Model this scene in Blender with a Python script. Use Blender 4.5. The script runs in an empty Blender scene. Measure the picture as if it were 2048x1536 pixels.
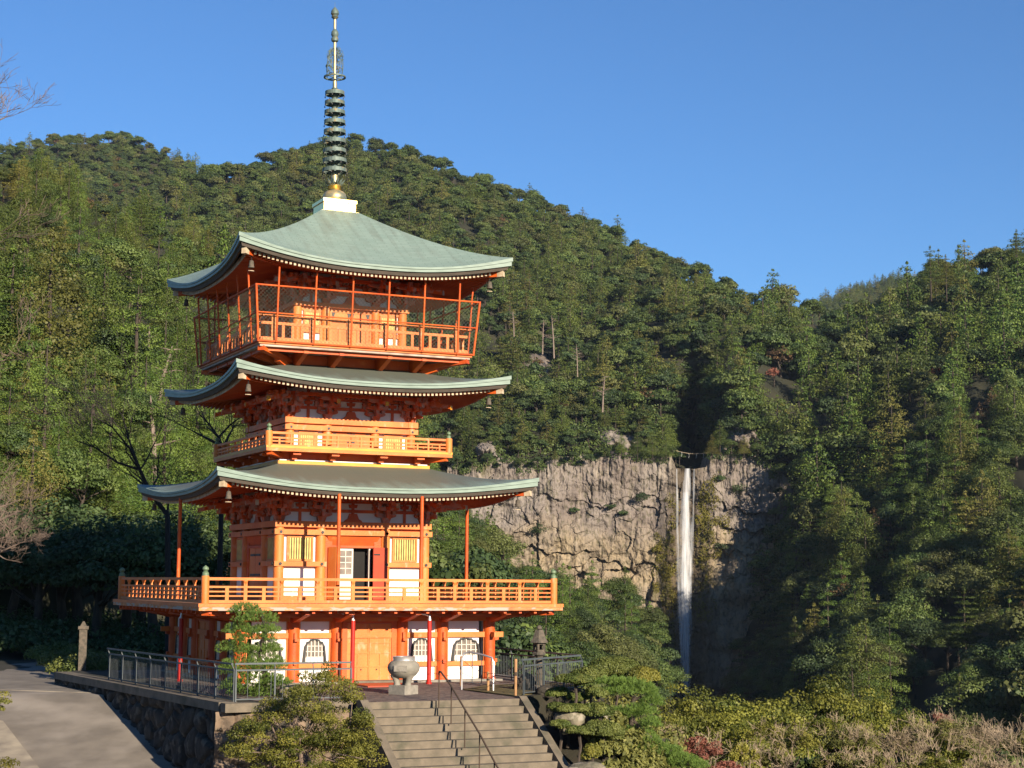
import bpy, math, random
import numpy as np
from mathutils import Matrix, Vector, noise
R = math.radians
sc = bpy.context.scene
COL = sc.collection
rng = np.random.default_rng(7)
random.seed(7)

# ---------------------------------------------------------------- camera
CAMZ = 3.4; FPX = 3370.0; PITCH = R(6.7303); ROLL = R(0.38674)
cp, sp, cr, sr = math.cos(PITCH), math.sin(PITCH), math.cos(ROLL), math.sin(ROLL)
_f = Vector((0, cp, sp)); _u = Vector((0, -sp, cp)); _r = Vector((1, 0, 0))
cam_d = bpy.data.cameras.new('camera'); cam = bpy.data.objects.new('camera', cam_d); COL.objects.link(cam)
_R2 = _r*cr + _u*sr; _U2 = _u*cr - _r*sr
m = Matrix((_R2, _U2, -_f)).transposed().to_4x4(); m.translation = (0, 0, CAMZ)
cam.matrix_world = m
cam_d.sensor_width = 36.0; cam_d.lens = FPX/2048*36.0
cam_d.clip_start = 0.5; cam_d.clip_end = 20000
sc.camera = cam

# ---------------------------------------------------------------- light
SUN_T = 0.345
sun_dir = Vector((0.535, -0.845, SUN_T)).normalized()      # towards the sun
sun_el = math.asin(sun_dir.z); sun_az = math.atan2(sun_dir.x, sun_dir.y)
w = bpy.data.worlds.new('World'); sc.world = w; w.use_nodes = True
nt = w.node_tree; nt.nodes.clear()
wo = nt.nodes.new('ShaderNodeOutputWorld'); wb = nt.nodes.new('ShaderNodeBackground')
sky = nt.nodes.new('ShaderNodeTexSky'); sky.sky_type = 'NISHITA'; sky.sun_disc = False
sky.sun_elevation = sun_el; sky.sun_rotation = sun_az
sky.altitude = 0; sky.air_density = 1.0; sky.dust_density = 0.0; sky.ozone_density = 8.0
wb.inputs['Strength'].default_value = 0.072
nt.links.new(sky.outputs[0], wb.inputs[0]); nt.links.new(wb.outputs[0], wo.inputs[0])
sl = bpy.data.lights.new('sun', 'SUN'); sl.energy = 5.0; sl.angle = R(0.5); sl.color = (1.0, 0.87, 0.70)
so = bpy.data.objects.new('sun', sl); COL.objects.link(so)
so.rotation_euler = sun_dir.to_track_quat('Z', 'Y').to_euler()
sc.view_settings.view_transform = 'Standard'; sc.view_settings.look = 'None'
sc.view_settings.exposure = 1.02; sc.view_settings.gamma = 1.0
sc.render.engine = 'CYCLES'
sc.cycles.max_bounces = 6; sc.cycles.transparent_max_bounces = 12; sc.cycles.volume_bounces = 0

# ---------------------------------------------------------------- helpers
def pix(px, py, D):
    """world point seen at photo pixel (px,py) at forward distance y = D"""
    a, b = px-1024.0, py-768.0
    u = a*cr+b*sr; v = -a*sr+b*cr
    x = u/FPX; yy = cp+v/FPX*sp; zz = sp-v/FPX*cp
    k = D/yy
    return np.array([x*k, D, CAMZ+zz*k]) if np.isscalar(px) else np.stack([x*k, D+0*k, CAMZ+zz*k], -1)

def tag(o, label=None, cat=None, group=None, kind=None):
    if label: o['label'] = label
    if cat: o['category'] = cat
    if group: o['group'] = group
    if kind: o['kind'] = kind
    return o

def empty(name, loc=(0, 0, 0), rz=0, parent=None):
    o = bpy.data.objects.new(name, None); COL.objects.link(o)
    o.location = loc; o.rotation_euler = (0, 0, rz); o.empty_display_size = 0.2
    if parent: o.parent = parent
    return o

class MB:
    def __init__(s): s.v = []; s.f = []; s.mi = []; s.M = None; s.cur = 0; s.n = 0
    def add(s, vs, fs):
        vs = np.asarray(vs, float).reshape(-1, 3)
        if s.M is not None:
            A = np.array(s.M); vs = vs@A[:3, :3].T+A[:3, 3]
        s.v.append(vs); b = s.n
        for f in fs: s.f.append([i+b for i in f]); s.mi.append(s.cur)
        s.n += len(vs); return s
    def box(s, c, d, rz=0, taper=1.0):
        x, y, z = d[0]/2, d[1]/2, d[2]/2
        vs = np.array([[-x*taper, -y*taper, -z], [x*taper, -y*taper, -z], [x*taper, y*taper, -z], [-x*taper, y*taper, -z],
                       [-x, -y, z], [x, -y, z], [x, y, z], [-x, y, z]])
        if rz:
            c_, s_ = math.cos(rz), math.sin(rz)
            vs = vs@np.array([[c_, s_, 0], [-s_, c_, 0], [0, 0, 1]])
        return s.add(vs+np.array(c), [(3, 2, 1, 0), (4, 5, 6, 7), (0, 1, 5, 4), (1, 2, 6, 5), (2, 3, 7, 6), (3, 0, 4, 7)])
    def bb(s, x0, x1, y0, y1, z0, z1):
        return s.box(((x0+x1)/2, (y0+y1)/2, (z0+z1)/2), (abs(x1-x0), abs(y1-y0), abs(z1-z0)))
    def bar(s, p0, p1, w, h=None, up=(0, 0, 1)):
        h = h or w; p0 = Vector(p0); p1 = Vector(p1); d = (p1-p0).normalized(); U = Vector(up)
        if abs(d.dot(U)) > .99: U = Vector((1, 0, 0))
        sx = d.cross(U).normalized(); uy = sx.cross(d)
        vs = []
        for p in (p0, p1):
            for a, b in ((-1, -1), (1, -1), (1, 1), (-1, 1)): vs.append(p+sx*(a*w/2)+uy*(b*h/2))
        return s.add([list(v) for v in vs], [(0, 1, 2, 3), (7, 6, 5, 4), (0, 4, 5, 1), (1, 5, 6, 2), (2, 6, 7, 3), (3, 7, 4, 0)])
    def cyl(s, p0, p1, r0, r1=None, n=10):
        r1 = r0 if r1 is None else r1
        p0 = Vector(p0); p1 = Vector(p1); d = (p1-p0).normalized()
        U = Vector((0, 0, 1)) if abs(d.z) < .99 else Vector((1, 0, 0))
        a = d.cross(U).normalized(); b = a.cross(d); vs = []
        for p, r in ((p0, r0), (p1, r1)):
            for i in range(n):
                t = 2*math.pi*i/n; vs.append(list(p+a*(math.cos(t)*r)+b*(math.sin(t)*r)))
        fs = [(i, (i+1) % n, n+(i+1) % n, n+i) for i in range(n)]+[tuple(range(n))[::-1], tuple(range(n, 2*n))]
        return s.add(vs, fs)
    def tube(s, pts, rs, n=6):
        pts = [Vector(p) for p in pts]; k = len(pts)
        if not hasattr(rs, '__len__'): rs = [rs]*k
        vs = []; pa = None
        for i, p in enumerate(pts):
            d = (pts[min(i+1, k-1)]-pts[max(i-1, 0)]).normalized()
            if pa is None:
                U = Vector((0, 0, 1)) if abs(d.z) < .9 else Vector((1, 0, 0)); a = d.cross(U).normalized()
            else: a = (pa-d*pa.dot(d)).normalized()
            pa = a; b = a.cross(d)
            for j in range(n):
                t = 2*math.pi*j/n; vs.append(list(p+a*(math.cos(t)*rs[i])+b*(math.sin(t)*rs[i])))
        fs = [(i*n+j, i*n+(j+1) % n, (i+1)*n+(j+1) % n, (i+1)*n+j) for i in range(k-1) for j in range(n)]
        fs += [tuple(range(n))[::-1], tuple(range((k-1)*n, k*n))]
        return s.add(vs, fs)
    def lathe(s, prof, c=(0, 0, 0), n=16, sq=False):
        vs = []; k = len(prof)
        for r, z in prof:
            for j in range(n):
                t = 2*math.pi*(j+(.5 if sq else 0))/n; vs.append((c[0]+math.cos(t)*r, c[1]+math.sin(t)*r, c[2]+z))
        fs = [(i*n+j, i*n+(j+1) % n, (i+1)*n+(j+1) % n, (i+1)*n+j) for i in range(k-1) for j in range(n)]
        fs += [tuple(range(n))[::-1], tuple(range((k-1)*n, k*n))]
        return s.add(vs, fs)
    def poly(s, pts, y0, y1):
        """outline in (x,z) extruded from y0 to y1"""
        n = len(pts); vs = [(x, y0, z) for x, z in pts]+[(x, y1, z) for x, z in pts]
        fs = [tuple(range(n)), tuple(range(n, 2*n))[::-1]]+[(i, n+i, n+(i+1) % n, (i+1) % n) for i in range(n)]
        return s.add(vs, fs)
    def polyz(s, pts, z0, z1):
        n = len(pts); vs = [(x, y, z0) for x, y in pts]+[(x, y, z1) for x, y in pts]
        fs = [tuple(range(n))[::-1], tuple(range(n, 2*n))]+[(i, (i+1) % n, n+(i+1) % n, n+i) for i in range(n)]
        return s.add(vs, fs)
    def mesh(s, name, mats, smooth=False):
        me = bpy.data.meshes.new(name)
        V = np.concatenate(s.v) if s.v else np.zeros((0, 3))
        me.from_pydata(V.tolist(), [], s.f)
        if not isinstance(mats, (list, tuple)): mats = [mats]
        for m_ in mats: me.materials.append(m_)
        if len(mats) > 1: me.polygons.foreach_set('material_index', s.mi)
        if smooth:
            me.polygons.foreach_set('use_smooth', [True]*len(s.f)); 
        me.update(); 
        return me
    def build(s, name, mats, parent=None, smooth=False, fix=False):
        me = s.mesh(name, mats, smooth)
        if fix:
            import bmesh
            b = bmesh.new(); b.from_mesh(me); bmesh.ops.recalc_face_normals(b, faces=b.faces); b.to_mesh(me); b.free()
        if smooth: me.set_sharp_from_angle(angle=R(40)) if hasattr(me, 'set_sharp_from_angle') else None
        o = bpy.data.objects.new(name, me); COL.objects.link(o)
        if parent: o.parent = parent
        return o

def copy_tree(o, parent=None):
    c = o.copy(); COL.objects.link(c)
    if parent: c.parent = parent
    for ch in list(o.children): copy_tree(ch, c)
    return c
def four(o, ks=(1, 2, 3), sc_=True):
    """copies of a part of the tower turned onto its other faces"""
    out = [o]
    for k in ks:
        c = copy_tree(o, o.parent); c.rotation_euler = (0, 0, k*math.pi/2); out.append(c)
        if sc_ and k % 2: c.scale = (1.0012, 1.0012, 1.0); c.location.z = .0025
    return out

# ---------------------------------------------------------------- materials
KA = .70      # common reflectance level of all paints, stones and leaves
def kk(c): return tuple(v*KA for v in c)
def mat(name, col, rough=.6, col2=None, scale=3., bump=0, bscale=20., metal=0, detail=4, coord='Object', spec=.35, contrast=(.35, .65), stretch=None, c3=None, c3t=(.6, .7), c3s=1.5):
    if metal < .5: col = kk(col); col2 = kk(col2) if col2 else None; c3 = kk(c3) if c3 else None
    m_ = bpy.data.materials.new(name); m_.use_nodes = True; t = m_.node_tree; n = t.nodes; L = t.links
    b = n['Principled BSDF']; b.inputs['Roughness'].default_value = rough; b.inputs['Metallic'].default_value = metal
    b.inputs['Specular IOR Level'].default_value = spec
    b.inputs['Base Color'].default_value = (*col, 1)
    tc = n.new('ShaderNodeTexCoord'); src = tc.outputs[coord]
    if stretch:
        mp = n.new('ShaderNodeMapping'); mp.inputs['Scale'].default_value = stretch; L.new(src, mp.inputs[0]); src = mp.outputs[0]
    if col2:
        nz = n.new('ShaderNodeTexNoise'); nz.inputs['Scale'].default_value = scale; nz.inputs['Detail'].default_value = detail
        L.new(src, nz.inputs['Vector'])
        rp = n.new('ShaderNodeMapRange'); rp.inputs[1].default_value = contrast[0]; rp.inputs[2].default_value = contrast[1]; L.new(nz.outputs[0], rp.inputs[0])
        mx = n.new('ShaderNodeMix'); mx.data_type = 'RGBA'; mx.inputs[6].default_value = (*col, 1); mx.inputs[7].default_value = (*col2, 1)
        L.new(rp.outputs[0], mx.inputs[0]); out = mx.outputs[2]
        if c3:
            n3 = n.new('ShaderNodeTexNoise'); n3.inputs['Scale'].default_value = c3s; n3.inputs['Detail'].default_value = 6; L.new(src, n3.inputs['Vector'])
            r3 = n.new('ShaderNodeMapRange'); r3.inputs[1].default_value = c3t[0]; r3.inputs[2].default_value = c3t[1]; L.new(n3.outputs[0], r3.inputs[0])
            m3 = n.new('ShaderNodeMix'); m3.data_type = 'RGBA'; m3.inputs[7].default_value = (*c3, 1)
            L.new(out, m3.inputs[6]); L.new(r3.outputs[0], m3.inputs[0]); out = m3.outputs[2]
        L.new(out, b.inputs['Base Color'])
    if bump:
        nb = n.new('ShaderNodeTexNoise'); nb.inputs['Scale'].default_value = bscale; nb.inputs['Detail'].default_value = 6; L.new(src, nb.inputs['Vector'])
        bp = n.new('ShaderNodeBump'); bp.inputs['Strength'].default_value = bump; bp.inputs['Distance'].default_value = .05
        L.new(nb.outputs[0], bp.inputs['Height']); L.new(bp.outputs[0], b.inputs['Normal'])
    return m_

M = {}
M['verm'] = mat('vermilion_paint', (.80, .145, .016), .55, (.62, .085, .012), 1.4, .25, 30, c3=(.86, .22, .05), c3t=(.62, .78), c3s=3)
M['orange'] = mat('orange_paint', (.88, .275, .055), .55, (.74, .185, .03), 1.1, .25, 30, c3=(.80, .36, .17), c3t=(.60, .72), c3s=5, stretch=(1, 1, .45))
M['red'] = mat('red_pipe_paint', (.62, .028, .015), .45, (.5, .024, .014), 2)
M['redlead'] = mat('red_door_paint', (.55, .07, .02), .5, (.47, .055, .018), 2)
M['yellowpaint'] = mat('yellow_trim', (.85, .42, .03), .5, (.8, .33, .03), 2)
M['slat'] = mat('yellow_window_slat', (.85, .62, .16), .5, (.6, .42, .10), 5)
M['white'] = mat('white_plaster', (1.1, 1.05, .98), .8, (1.0, .94, .87), 1.2, .1, 15)
M['tip'] = mat('white_rafter_end', (.74, .60, .40), .7, (.50, .36, .22), 6)
M['bracket'] = mat('faded_bracket_paint', (.74, .13, .018), .6, (.70, .34, .25), 3.2, contrast=(.46, .62), c3=(.60, .42, .36), c3t=(.56, .66), c3s=4.5)
M['fadewhite'] = mat('faded_white_wood', (.60, .48, .38), .7, (.42, .28, .2), 3)
M['dark'] = mat('dark_iron', (.03, .028, .026), .5)
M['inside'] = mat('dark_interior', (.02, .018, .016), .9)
M['fascia'] = mat('brown_layered_eave', (.13, .10, .075), .8, (.08, .065, .05), 3, .2, 30, stretch=(1, 1, 14))
M['deckwood'] = mat('weathered_orange_wood', (.80, .33, .11), .7, (.50, .19, .07), 4, .2, 20, c3=(.50, .42, .34), c3t=(.47, .53), c3s=2.4, stretch=(1, 1, 2.5))
M['plank'] = mat('deck_plank', (.45, .25, .16), .75, (.36, .19, .12), 3)
M['bronze'] = mat('green_bronze', (.12, .17, .15), .6, (.19, .24, .20), 7, metal=.3, c3=(.34, .24, .10), c3t=(.6, .7), c3s=5)
M['gold'] = mat('gold_leaf', (.95, .68, .22), .28, (.85, .60, .22), 3, metal=.95, bump=.15, bscale=4)
M['goldpole'] = mat('worn_gold', (.66, .46, .2), .45, (.25, .26, .18), 4, metal=.6, c3=(.16, .2, .16), c3t=(.55, .68))
M['verdigris'] = mat('post_cap_green', (.13, .20, .11), .5, (.2, .28, .15), 10)
M['grey_metal'] = mat('grey_painted_rail', (.10, .115, .12), .5, (.075, .09, .095), 4)
M['steel'] = mat('bright_steel', (.75, .72, .68), .38, metal=.8)
M['wire'] = mat('fence_wire', (.14, .15, .10), .7)
M['stone'] = mat('pale_stone', (.36, .32, .26), .85, (.26, .235, .19), 6, .35, 25)
M['urnstone'] = mat('urn_stone', (.34, .30, .235), .7, (.26, .24, .19), 5, .15, 20, c3=(.42, .36, .28), c3t=(.55, .65))
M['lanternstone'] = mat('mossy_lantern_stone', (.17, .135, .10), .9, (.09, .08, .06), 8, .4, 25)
M['concrete'] = mat('stair_concrete', (.235, .19, .135), .88, (.17, .14, .10), 3.2, .35, 25, c3=(.115, .105, .07), c3t=(.52, .66), c3s=1.3)
M['rock'] = mat('wall_rock', (.075, .062, .046), .95, (.03, .027, .022), 2.5, .7, 8, c3=(.15, .125, .09), c3t=(.55, .65), c3s=3)  # base darkened to put the path wall's shade into the colour
M['asphalt'] = mat('worn_asphalt', (.275, .235, .185), .9, (.205, .175, .14), 1.2, .4, 40, c3=(.37, .32, .26), c3t=(.5, .7), c3s=.45)
M['kerb'] = mat('kerb_concrete', (.46, .39, .28), .9, (.24, .2, .155), 1.2, .2, 30)
M['moss'] = mat('mossy_ground', (.20, .145, .05), .95, (.13, .11, .035), 2.5, .6, 30)
M['soil'] = mat('soil', (.05, .04, .025), .95, (.03, .03, .015), 1.0, .6, 6)
M['bark'] = mat('bark', (.10, .075, .055), .95, (.05, .04, .03), 6, .5, 12, stretch=(1, 1, .25))
M['palebark'] = mat('pale_bark', (.34, .26, .20), .9, (.2, .15, .12), 5, .5, 12, stretch=(1, 1, .25))
M['twig'] = mat('bare_twig', (.26, .19, .145), .9, (.17, .12, .09), 4)
M['paletwig'] = mat('pale_twig', (.50, .38, .25), .9, (.33, .25, .17), 4)
M['darktwig'] = mat('dark_twig', (.035, .028, .024), .9)
M['wood'] = mat('post_wood', (.50, .27, .11), .8, (.38, .2, .09), 6)
M['rope'] = mat('rope', (.09, .06, .04), .9)
M['white_lac'] = mat('door_white_paint', (.78, .70, .58), .6)
M['paper'] = mat('shoji_pane', (.30, .24, .19), .4, (.14, .12, .10), 3)
M['whitecloth'] = mat('white_paper', (.8, .8, .78), .8)
M['bin'] = mat('bin_blue', (.015, .03, .06), .4)

def leafmat(name, a, b, hv=.12, rough=.55, trans=.22, c=None):
    """leaf: blends a->b by the per-clump colour attribute, shifts a little per plant"""
    a, b = kk(a), kk(b); c = kk(c) if c else None
    m_ = bpy.data.materials.new(name); m_.use_nodes = True; t = m_.node_tree; n = t.nodes; L = t.links
    bs = n['Principled BSDF']; bs.inputs['Roughness'].default_value = rough; bs.inputs['Specular IOR Level'].default_value = .25
    at = n.new('ShaderNodeAttribute'); at.attribute_name = 'tint'
    mx = n.new('ShaderNodeMix'); mx.data_type = 'RGBA'; mx.inputs[6].default_value = (*a, 1); mx.inputs[7].default_value = (*b, 1)
    L.new(at.outputs['Fac'], mx.inputs[0])
    oi = n.new('ShaderNodeObjectInfo'); out = mx.outputs[2]
    if c:
        r1 = n.new('ShaderNodeMapRange'); r1.inputs[1].default_value = .55; r1.inputs[2].default_value = 1.; r1.inputs[4].default_value = .9
        L.new(oi.outputs['Random'], r1.inputs[0])
        m2 = n.new('ShaderNodeMix'); m2.data_type = 'RGBA'; m2.inputs[7].default_value = (*c, 1)
        L.new(out, m2.inputs[6]); L.new(r1.outputs[0], m2.inputs[0]); out = m2.outputs[2]
    hs = n.new('ShaderNodeHueSaturation')
    mm = n.new('ShaderNodeMath'); mm.operation = 'MULTIPLY_ADD'; mm.inputs[1].default_value = hv*2; mm.inputs[2].default_value = 1-hv*.9
    fr = n.new('ShaderNodeMath'); fr.operation = 'MULTIPLY'; fr.inputs[1].default_value = 7.31
    fc = n.new('ShaderNodeMath'); fc.operation = 'FRACT'
    L.new(oi.outputs['Random'], fr.inputs[0]); L.new(fr.outputs[0], fc.inputs[0]); L.new(fc.outputs[0], mm.inputs[0])
    L.new(mm.outputs[0], hs.inputs['Value']); L.new(out, hs.inputs['Color'])
    L.new(hs.outputs[0], bs.inputs['Base Color'])
    if trans:
        tr = n.new('ShaderNodeBsdfTranslucent'); L.new(hs.outputs[0], tr.inputs[0])
        ms = n.new('ShaderNodeMixShader'); ms.inputs[0].default_value = trans
        L.new(bs.outputs[0], ms.inputs[1]); L.new(tr.outputs[0], ms.inputs[2]); L.new(ms.outputs[0], n['Material Output'].inputs[0])
    return m_
LM = {}
LM['broad'] = leafmat('broadleaf_foliage', (.052, .092, .025), (.150, .195, .045), .38, c=(.155, .155, .05))
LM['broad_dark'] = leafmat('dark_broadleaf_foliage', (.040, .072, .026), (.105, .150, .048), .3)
LM['conif'] = leafmat('conifer_foliage', (.058, .095, .020), (.18, .22, .04), .32, c=(.20, .175, .04))
LM['conif_near'] = leafmat('bright_conifer_foliage', (.065, .125, .024), (.20, .275, .045), .25)  # brighter, greener leaf colour than the plain conifers
LM['yellow'] = leafmat('yellowgreen_foliage', (.08, .11, .018), (.30, .29, .045), .25)
LM['brown'] = leafmat('rusty_foliage', (.10, .06, .03), (.19, .115, .05), .2)
LM['red'] = leafmat('red_autumn_foliage', (.22, .07, .05), (.48, .20, .13), .15)
LM['pine'] = leafmat('pine_needles', (.085, .16, .026), (.25, .37, .07), .08)
LM['azalea'] = leafmat('clipped_shrub_leaves', (.085, .125, .026), (.25, .27, .065), .1)
LM['bush'] = leafmat('shrub_leaves', (.08, .105, .018), (.32, .29, .05), .1)
LM['lemon'] = leafmat('lemon_leaves', (.22, .22, .03), (.42, .38, .07), .1)
LM['brush'] = leafmat('dry_brush', (.20, .15, .08), (.38, .29, .17), .2)
LM['olive'] = leafmat('olive_brush', (.11, .12, .03), (.28, .27, .07), .25)
LM['moss'] = leafmat('hanging_moss', (.10, .10, .015), (.24, .20, .03), .1)
# ================================================================ the three-storey tower
AL = R(24.98)
tower = empty('pagoda', (-6.7016, 62.0, 0), AL)
tag(tower, 'three-storey vermilion pagoda with green copper roofs, balconies and a tall bronze spire', 'pagoda')

def roof_mats():
    m_ = bpy.data.materials.new('copper_roof'); m_.use_nodes = True; t = m_.node_tree; n = t.nodes; L = t.links
    b = n['Principled BSDF']; b.inputs['Roughness'].default_value = .55; b.inputs['Specular IOR Level'].default_value = .4
    uv = n.new('ShaderNodeUVMap'); uv.uv_map = 'UVMap'
    br = n.new('ShaderNodeTexBrick'); br.inputs['Scale'].default_value = 1; br.inputs['Brick Width'].default_value = .62; br.inputs['Row Height'].default_value = .125
    br.inputs['Mortar Size'].default_value = .008; br.inputs['Mortar Smooth'].default_value = .3; br.inputs['Bias'].default_value = 0
    br.inputs['Color1'].default_value = (*kk((.245, .335, .28)), 1); br.inputs['Color2'].default_value = (*kk((.29, .38, .32)), 1); br.inputs['Mortar'].default_value = (*kk((.13, .18, .145)), 1)
    L.new(uv.outputs[0], br.inputs['Vector'])
    nz = n.new('ShaderNodeTexNoise'); nz.inputs['Scale'].default_value = 1.1; nz.inputs['Detail'].default_value = 7
    mp = n.new('ShaderNodeMapping'); mp.inputs['Scale'].default_value = (2.4, .45, 1); L.new(uv.outputs[0], mp.inputs[0]); L.new(mp.outputs[0], nz.inputs['Vector'])
    at = n.new('ShaderNodeAttribute'); at.attribute_name = 'wear'
    ad = n.new('ShaderNodeMath'); ad.operation = 'ADD'; L.new(nz.outputs[0], ad.inputs[0]); L.new(at.outputs['Fac'], ad.inputs[1])
    r = n.new('ShaderNodeMapRange'); r.inputs[1].default_value = .62; r.inputs[2].default_value = 1.12; r.inputs[4].default_value = .8; L.new(ad.outputs[0], r.inputs[0])
    mx = n.new('ShaderNodeMix'); mx.data_type = 'RGBA'; mx.inputs[7].default_value = (*kk((.12, .115, .085)), 1)
    L.new(br.outputs[0], mx.inputs[6]); L.new(r.outputs[0], mx.inputs[0]); L.new(mx.outputs[2], b.inputs['Base Color'])
    bp = n.new('ShaderNodeBump'); bp.inputs['Strength'].default_value = .5; bp.inputs['Distance'].default_value = .02
    L.new(br.outputs['Fac'], bp.inputs['Height']); bp.invert = True; L.new(bp.outputs[0], b.inputs['Normal'])
    return m_
M['roof'] = roof_mats()
M['copperedge'] = mat('copper_edge', (.27, .36, .29), .5, (.19, .26, .205), 2, stretch=(1, 1, 6))

def make_roof(A_mid, A_cor, zm, zc, b, zt, tipw, wall_a, wear, tipdz, soff_in):
    NU, NV = 48, 14; lift = zc-zm
    def outline(u): return A_mid+(A_cor-A_mid)*abs(u)**3
    def ztop(u, v): return zm+(zt-zm)*v**1.1+lift*abs(u)**2.5*(1-v)**2.3
    rf = MB(); me_uv = []; wr = []
    def vv(u, v, inset=0, dz=0):
        a = (outline(u)-inset)*(1-v)+b*v; return [u*a, -a, ztop(u, v)+dz]
    V = []; UV = []; Wv = []
    for j in range(NV+1):
        v = j/NV
        for i in range(NU+1):
            u = -1+2*i/NU; p = vv(u, v); V.append(p); UV.append((p[0], v*math.hypot(A_mid-b, zt-zm))); Wv.append(wear*(v**.7)+(.12*wear))
    F = [(j*(NU+1)+i, j*(NU+1)+i+1, (j+1)*(NU+1)+i+1, (j+1)*(NU+1)+i) for j in range(NV) for i in range(NU)]
    me = bpy.data.meshes.new('roof_slope'); me.from_pydata(V, [], F); me.materials.append(M['roof'])
    uvl = me.uv_layers.new(name='UVMap')
    uvl.data.foreach_set('uv', [c for l in me.loops for c in UV[l.vertex_index]])
    at = me.attributes.new('wear', 'FLOAT', 'POINT'); at.data.foreach_set('value', Wv)
    me.polygons.foreach_set('use_smooth', [True]*len(F)); me.update()
    ro = bpy.data.objects.new('roof', me); COL.objects.link(ro); ro.parent = tower
    # layered eave edge: two copper bands, a brown band, a white strip, then the soffit
    def band(name, mt, d0, d1, i0, i1):
        mb = MB(); vs = []; us = [-1+2*i/NU for i in range(NU+1)]
        for u in us:
            k = abs(u)**4
            vs.append(vv(u, 0, i0, -d0(k))); vs.append(vv(u, 0, i1, -d1(k)))
        mb.add(vs, [(2*i, 2*i+1, 2*i+3, 2*i+2) for i in range(NU)])
        return mb, mt, name
    def strip(mb, i0, d0, i1, d1):
        vs = []
        for i in range(NU+1):
            u = -1+2*i/NU; k = abs(u)**4
            vs.append(vv(u, 0, i0, -d0(k))); vs.append(vv(u, 0, i1, -d1(k)))
        mb.add(vs, [(2*i, 2*i+1, 2*i+3, 2*i+2) for i in range(NU)])
    e = MB(); z0 = lambda k: 0.
    dA = lambda k: .065+.07*k; dB = lambda k: .075+.07*k; dC = lambda k: .165+.13*k
    strip(e, 0, z0, 0, dA); strip(e, 0, dA, .035, dB); strip(e, .035, dB, .035, dC); strip(e, .035, dC, .10, dC)
    eo = e.build('copper_eave', M['copperedge'], ro, True)
    fb = MB(); dD = lambda k: .30+.14*k
    strip(fb, .10, dC, .16, dD); strip(fb, .16, dD, .24, dD)
    fo = fb.build('brown_eave', M['fascia'], ro, True)
    # rafters
    def zs(s, a):   # underside height at distance a from the axis
        u = min(1, abs(s)/max(a, .01)) if a > 0 else 0
        din = A_mid-.22-a
        return zm-.30+.17*din+lift*.86*min(1, abs(s)/A_mid)**2.5*max(0, 1-din/(A_mid-wall_a)*.75)
    raf = MB(); tip = MB(); sp_ = .155; nr = int((A_mid-.35)/sp_)
    for i in range(-nr, nr+1):
        s = i*sp_; a0 = A_mid-.26; a1 = max(wall_a, abs(s)+.05)
        if a0-a1 < .1: continue
        n_ = 4; hh = .10
        for j in range(n_):
            aa, ab = a0+(a1-a0)*j/n_, a0+(a1-a0)*(j+1)/n_
            za, zb = zs(s, aa), zs(s, ab)
            raf.add([(s-.038, -aa, za-hh), (s+.038, -aa, za-hh), (s+.038, -aa, za), (s-.038, -aa, za), (s-.038, -ab, zb-hh), (s+.038, -ab, zb-hh), (s+.038, -ab, zb), (s-.038, -ab, zb)],
                    [(0, 1, 2, 3), (0, 4, 5, 1), (1, 5, 6, 2), (3, 7, 4, 0)])
        za = zs(s, a0); tip.bb(s-.041, s+.041, -a0-.012, -a0+.02, za-hh-.006, za+.0)
    r_o = raf.build('rafter_row', M['verm'], ro)
    t_o = tip.build('rafter_ends', M['tip'], r_o)
    sf = MB(); vs = []; n_ = 10
    for j in range(n_+1):
        a = A_mid-.24+(wall_a-.1-(A_mid-.24))*j/n_
        for i in range(NU+1):
            u = -1+2*i/NU; s = u*a; vs.append((s, -a, zs(s, a)+.004))
    sf.add(vs, [(j*(NU+1)+i, (j+1)*(NU+1)+i, (j+1)*(NU+1)+i+1, j*(NU+1)+i+1) for j in range(n_) for i in range(NU)])
    s_o = sf.build('soffit', M['verm'], ro, True)
    ws = MB()   # white strip over the rafter ends
    vs = []
    for i in range(NU+1):
        u = -1+2*i/NU; a = A_mid-.235; s = u*(a); z = zs(s, a)
        vs += [(s, -a, z-.005), (s, -a, z+.05)]
    ws.add(vs, [(2*i, 2*i+2, 2*i+3, 2*i+1) for i in range(NU)])
    w_o = ws.build('eave_batten', M['fadewhite'], ro)
    four(ro, sc_=False)
    # hip rafters with white ends
    for k in range(4):
        h = MB(); dgl = A_mid-.20
        za = zs(dgl, dgl)-.02; zb = zs(wall_a, wall_a)
        h.M = Matrix.Rotation(k*math.pi/2, 4, 'Z')
        c = (-dgl, -dgl, za-.10); d_ = (-wall_a, -wall_a, zb-.08)
        h.bar(c, d_, .16, .22)
        ho = h.build('hip_rafter', M['verm'], tower)
        h = MB(); h.M = Matrix.Rotation(k*math.pi/2, 4, 'Z')
        q = .14; h.bar((-dgl-q, -dgl-q, za-.09), (-dgl+.02, -dgl+.02, za-.10), .175, .235); h.build('beam_end', M['tip'], ho)
    return zs

zs1 = make_roof(5.62, 5.78, 6.55, 7.08, 2.78, 7.47, .16, 2.62, 1.0, 0, 0)
zs2 = make_roof(4.86, 5.03, 10.24, 10.73, 2.48, 11.0, .16, 2.2, .95, 0, 0)
zs3 = make_roof(4.86, 5.05, 14.34, 15.0, .70, 17.07, .16, 2.0, .2, 0, 0)

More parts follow.
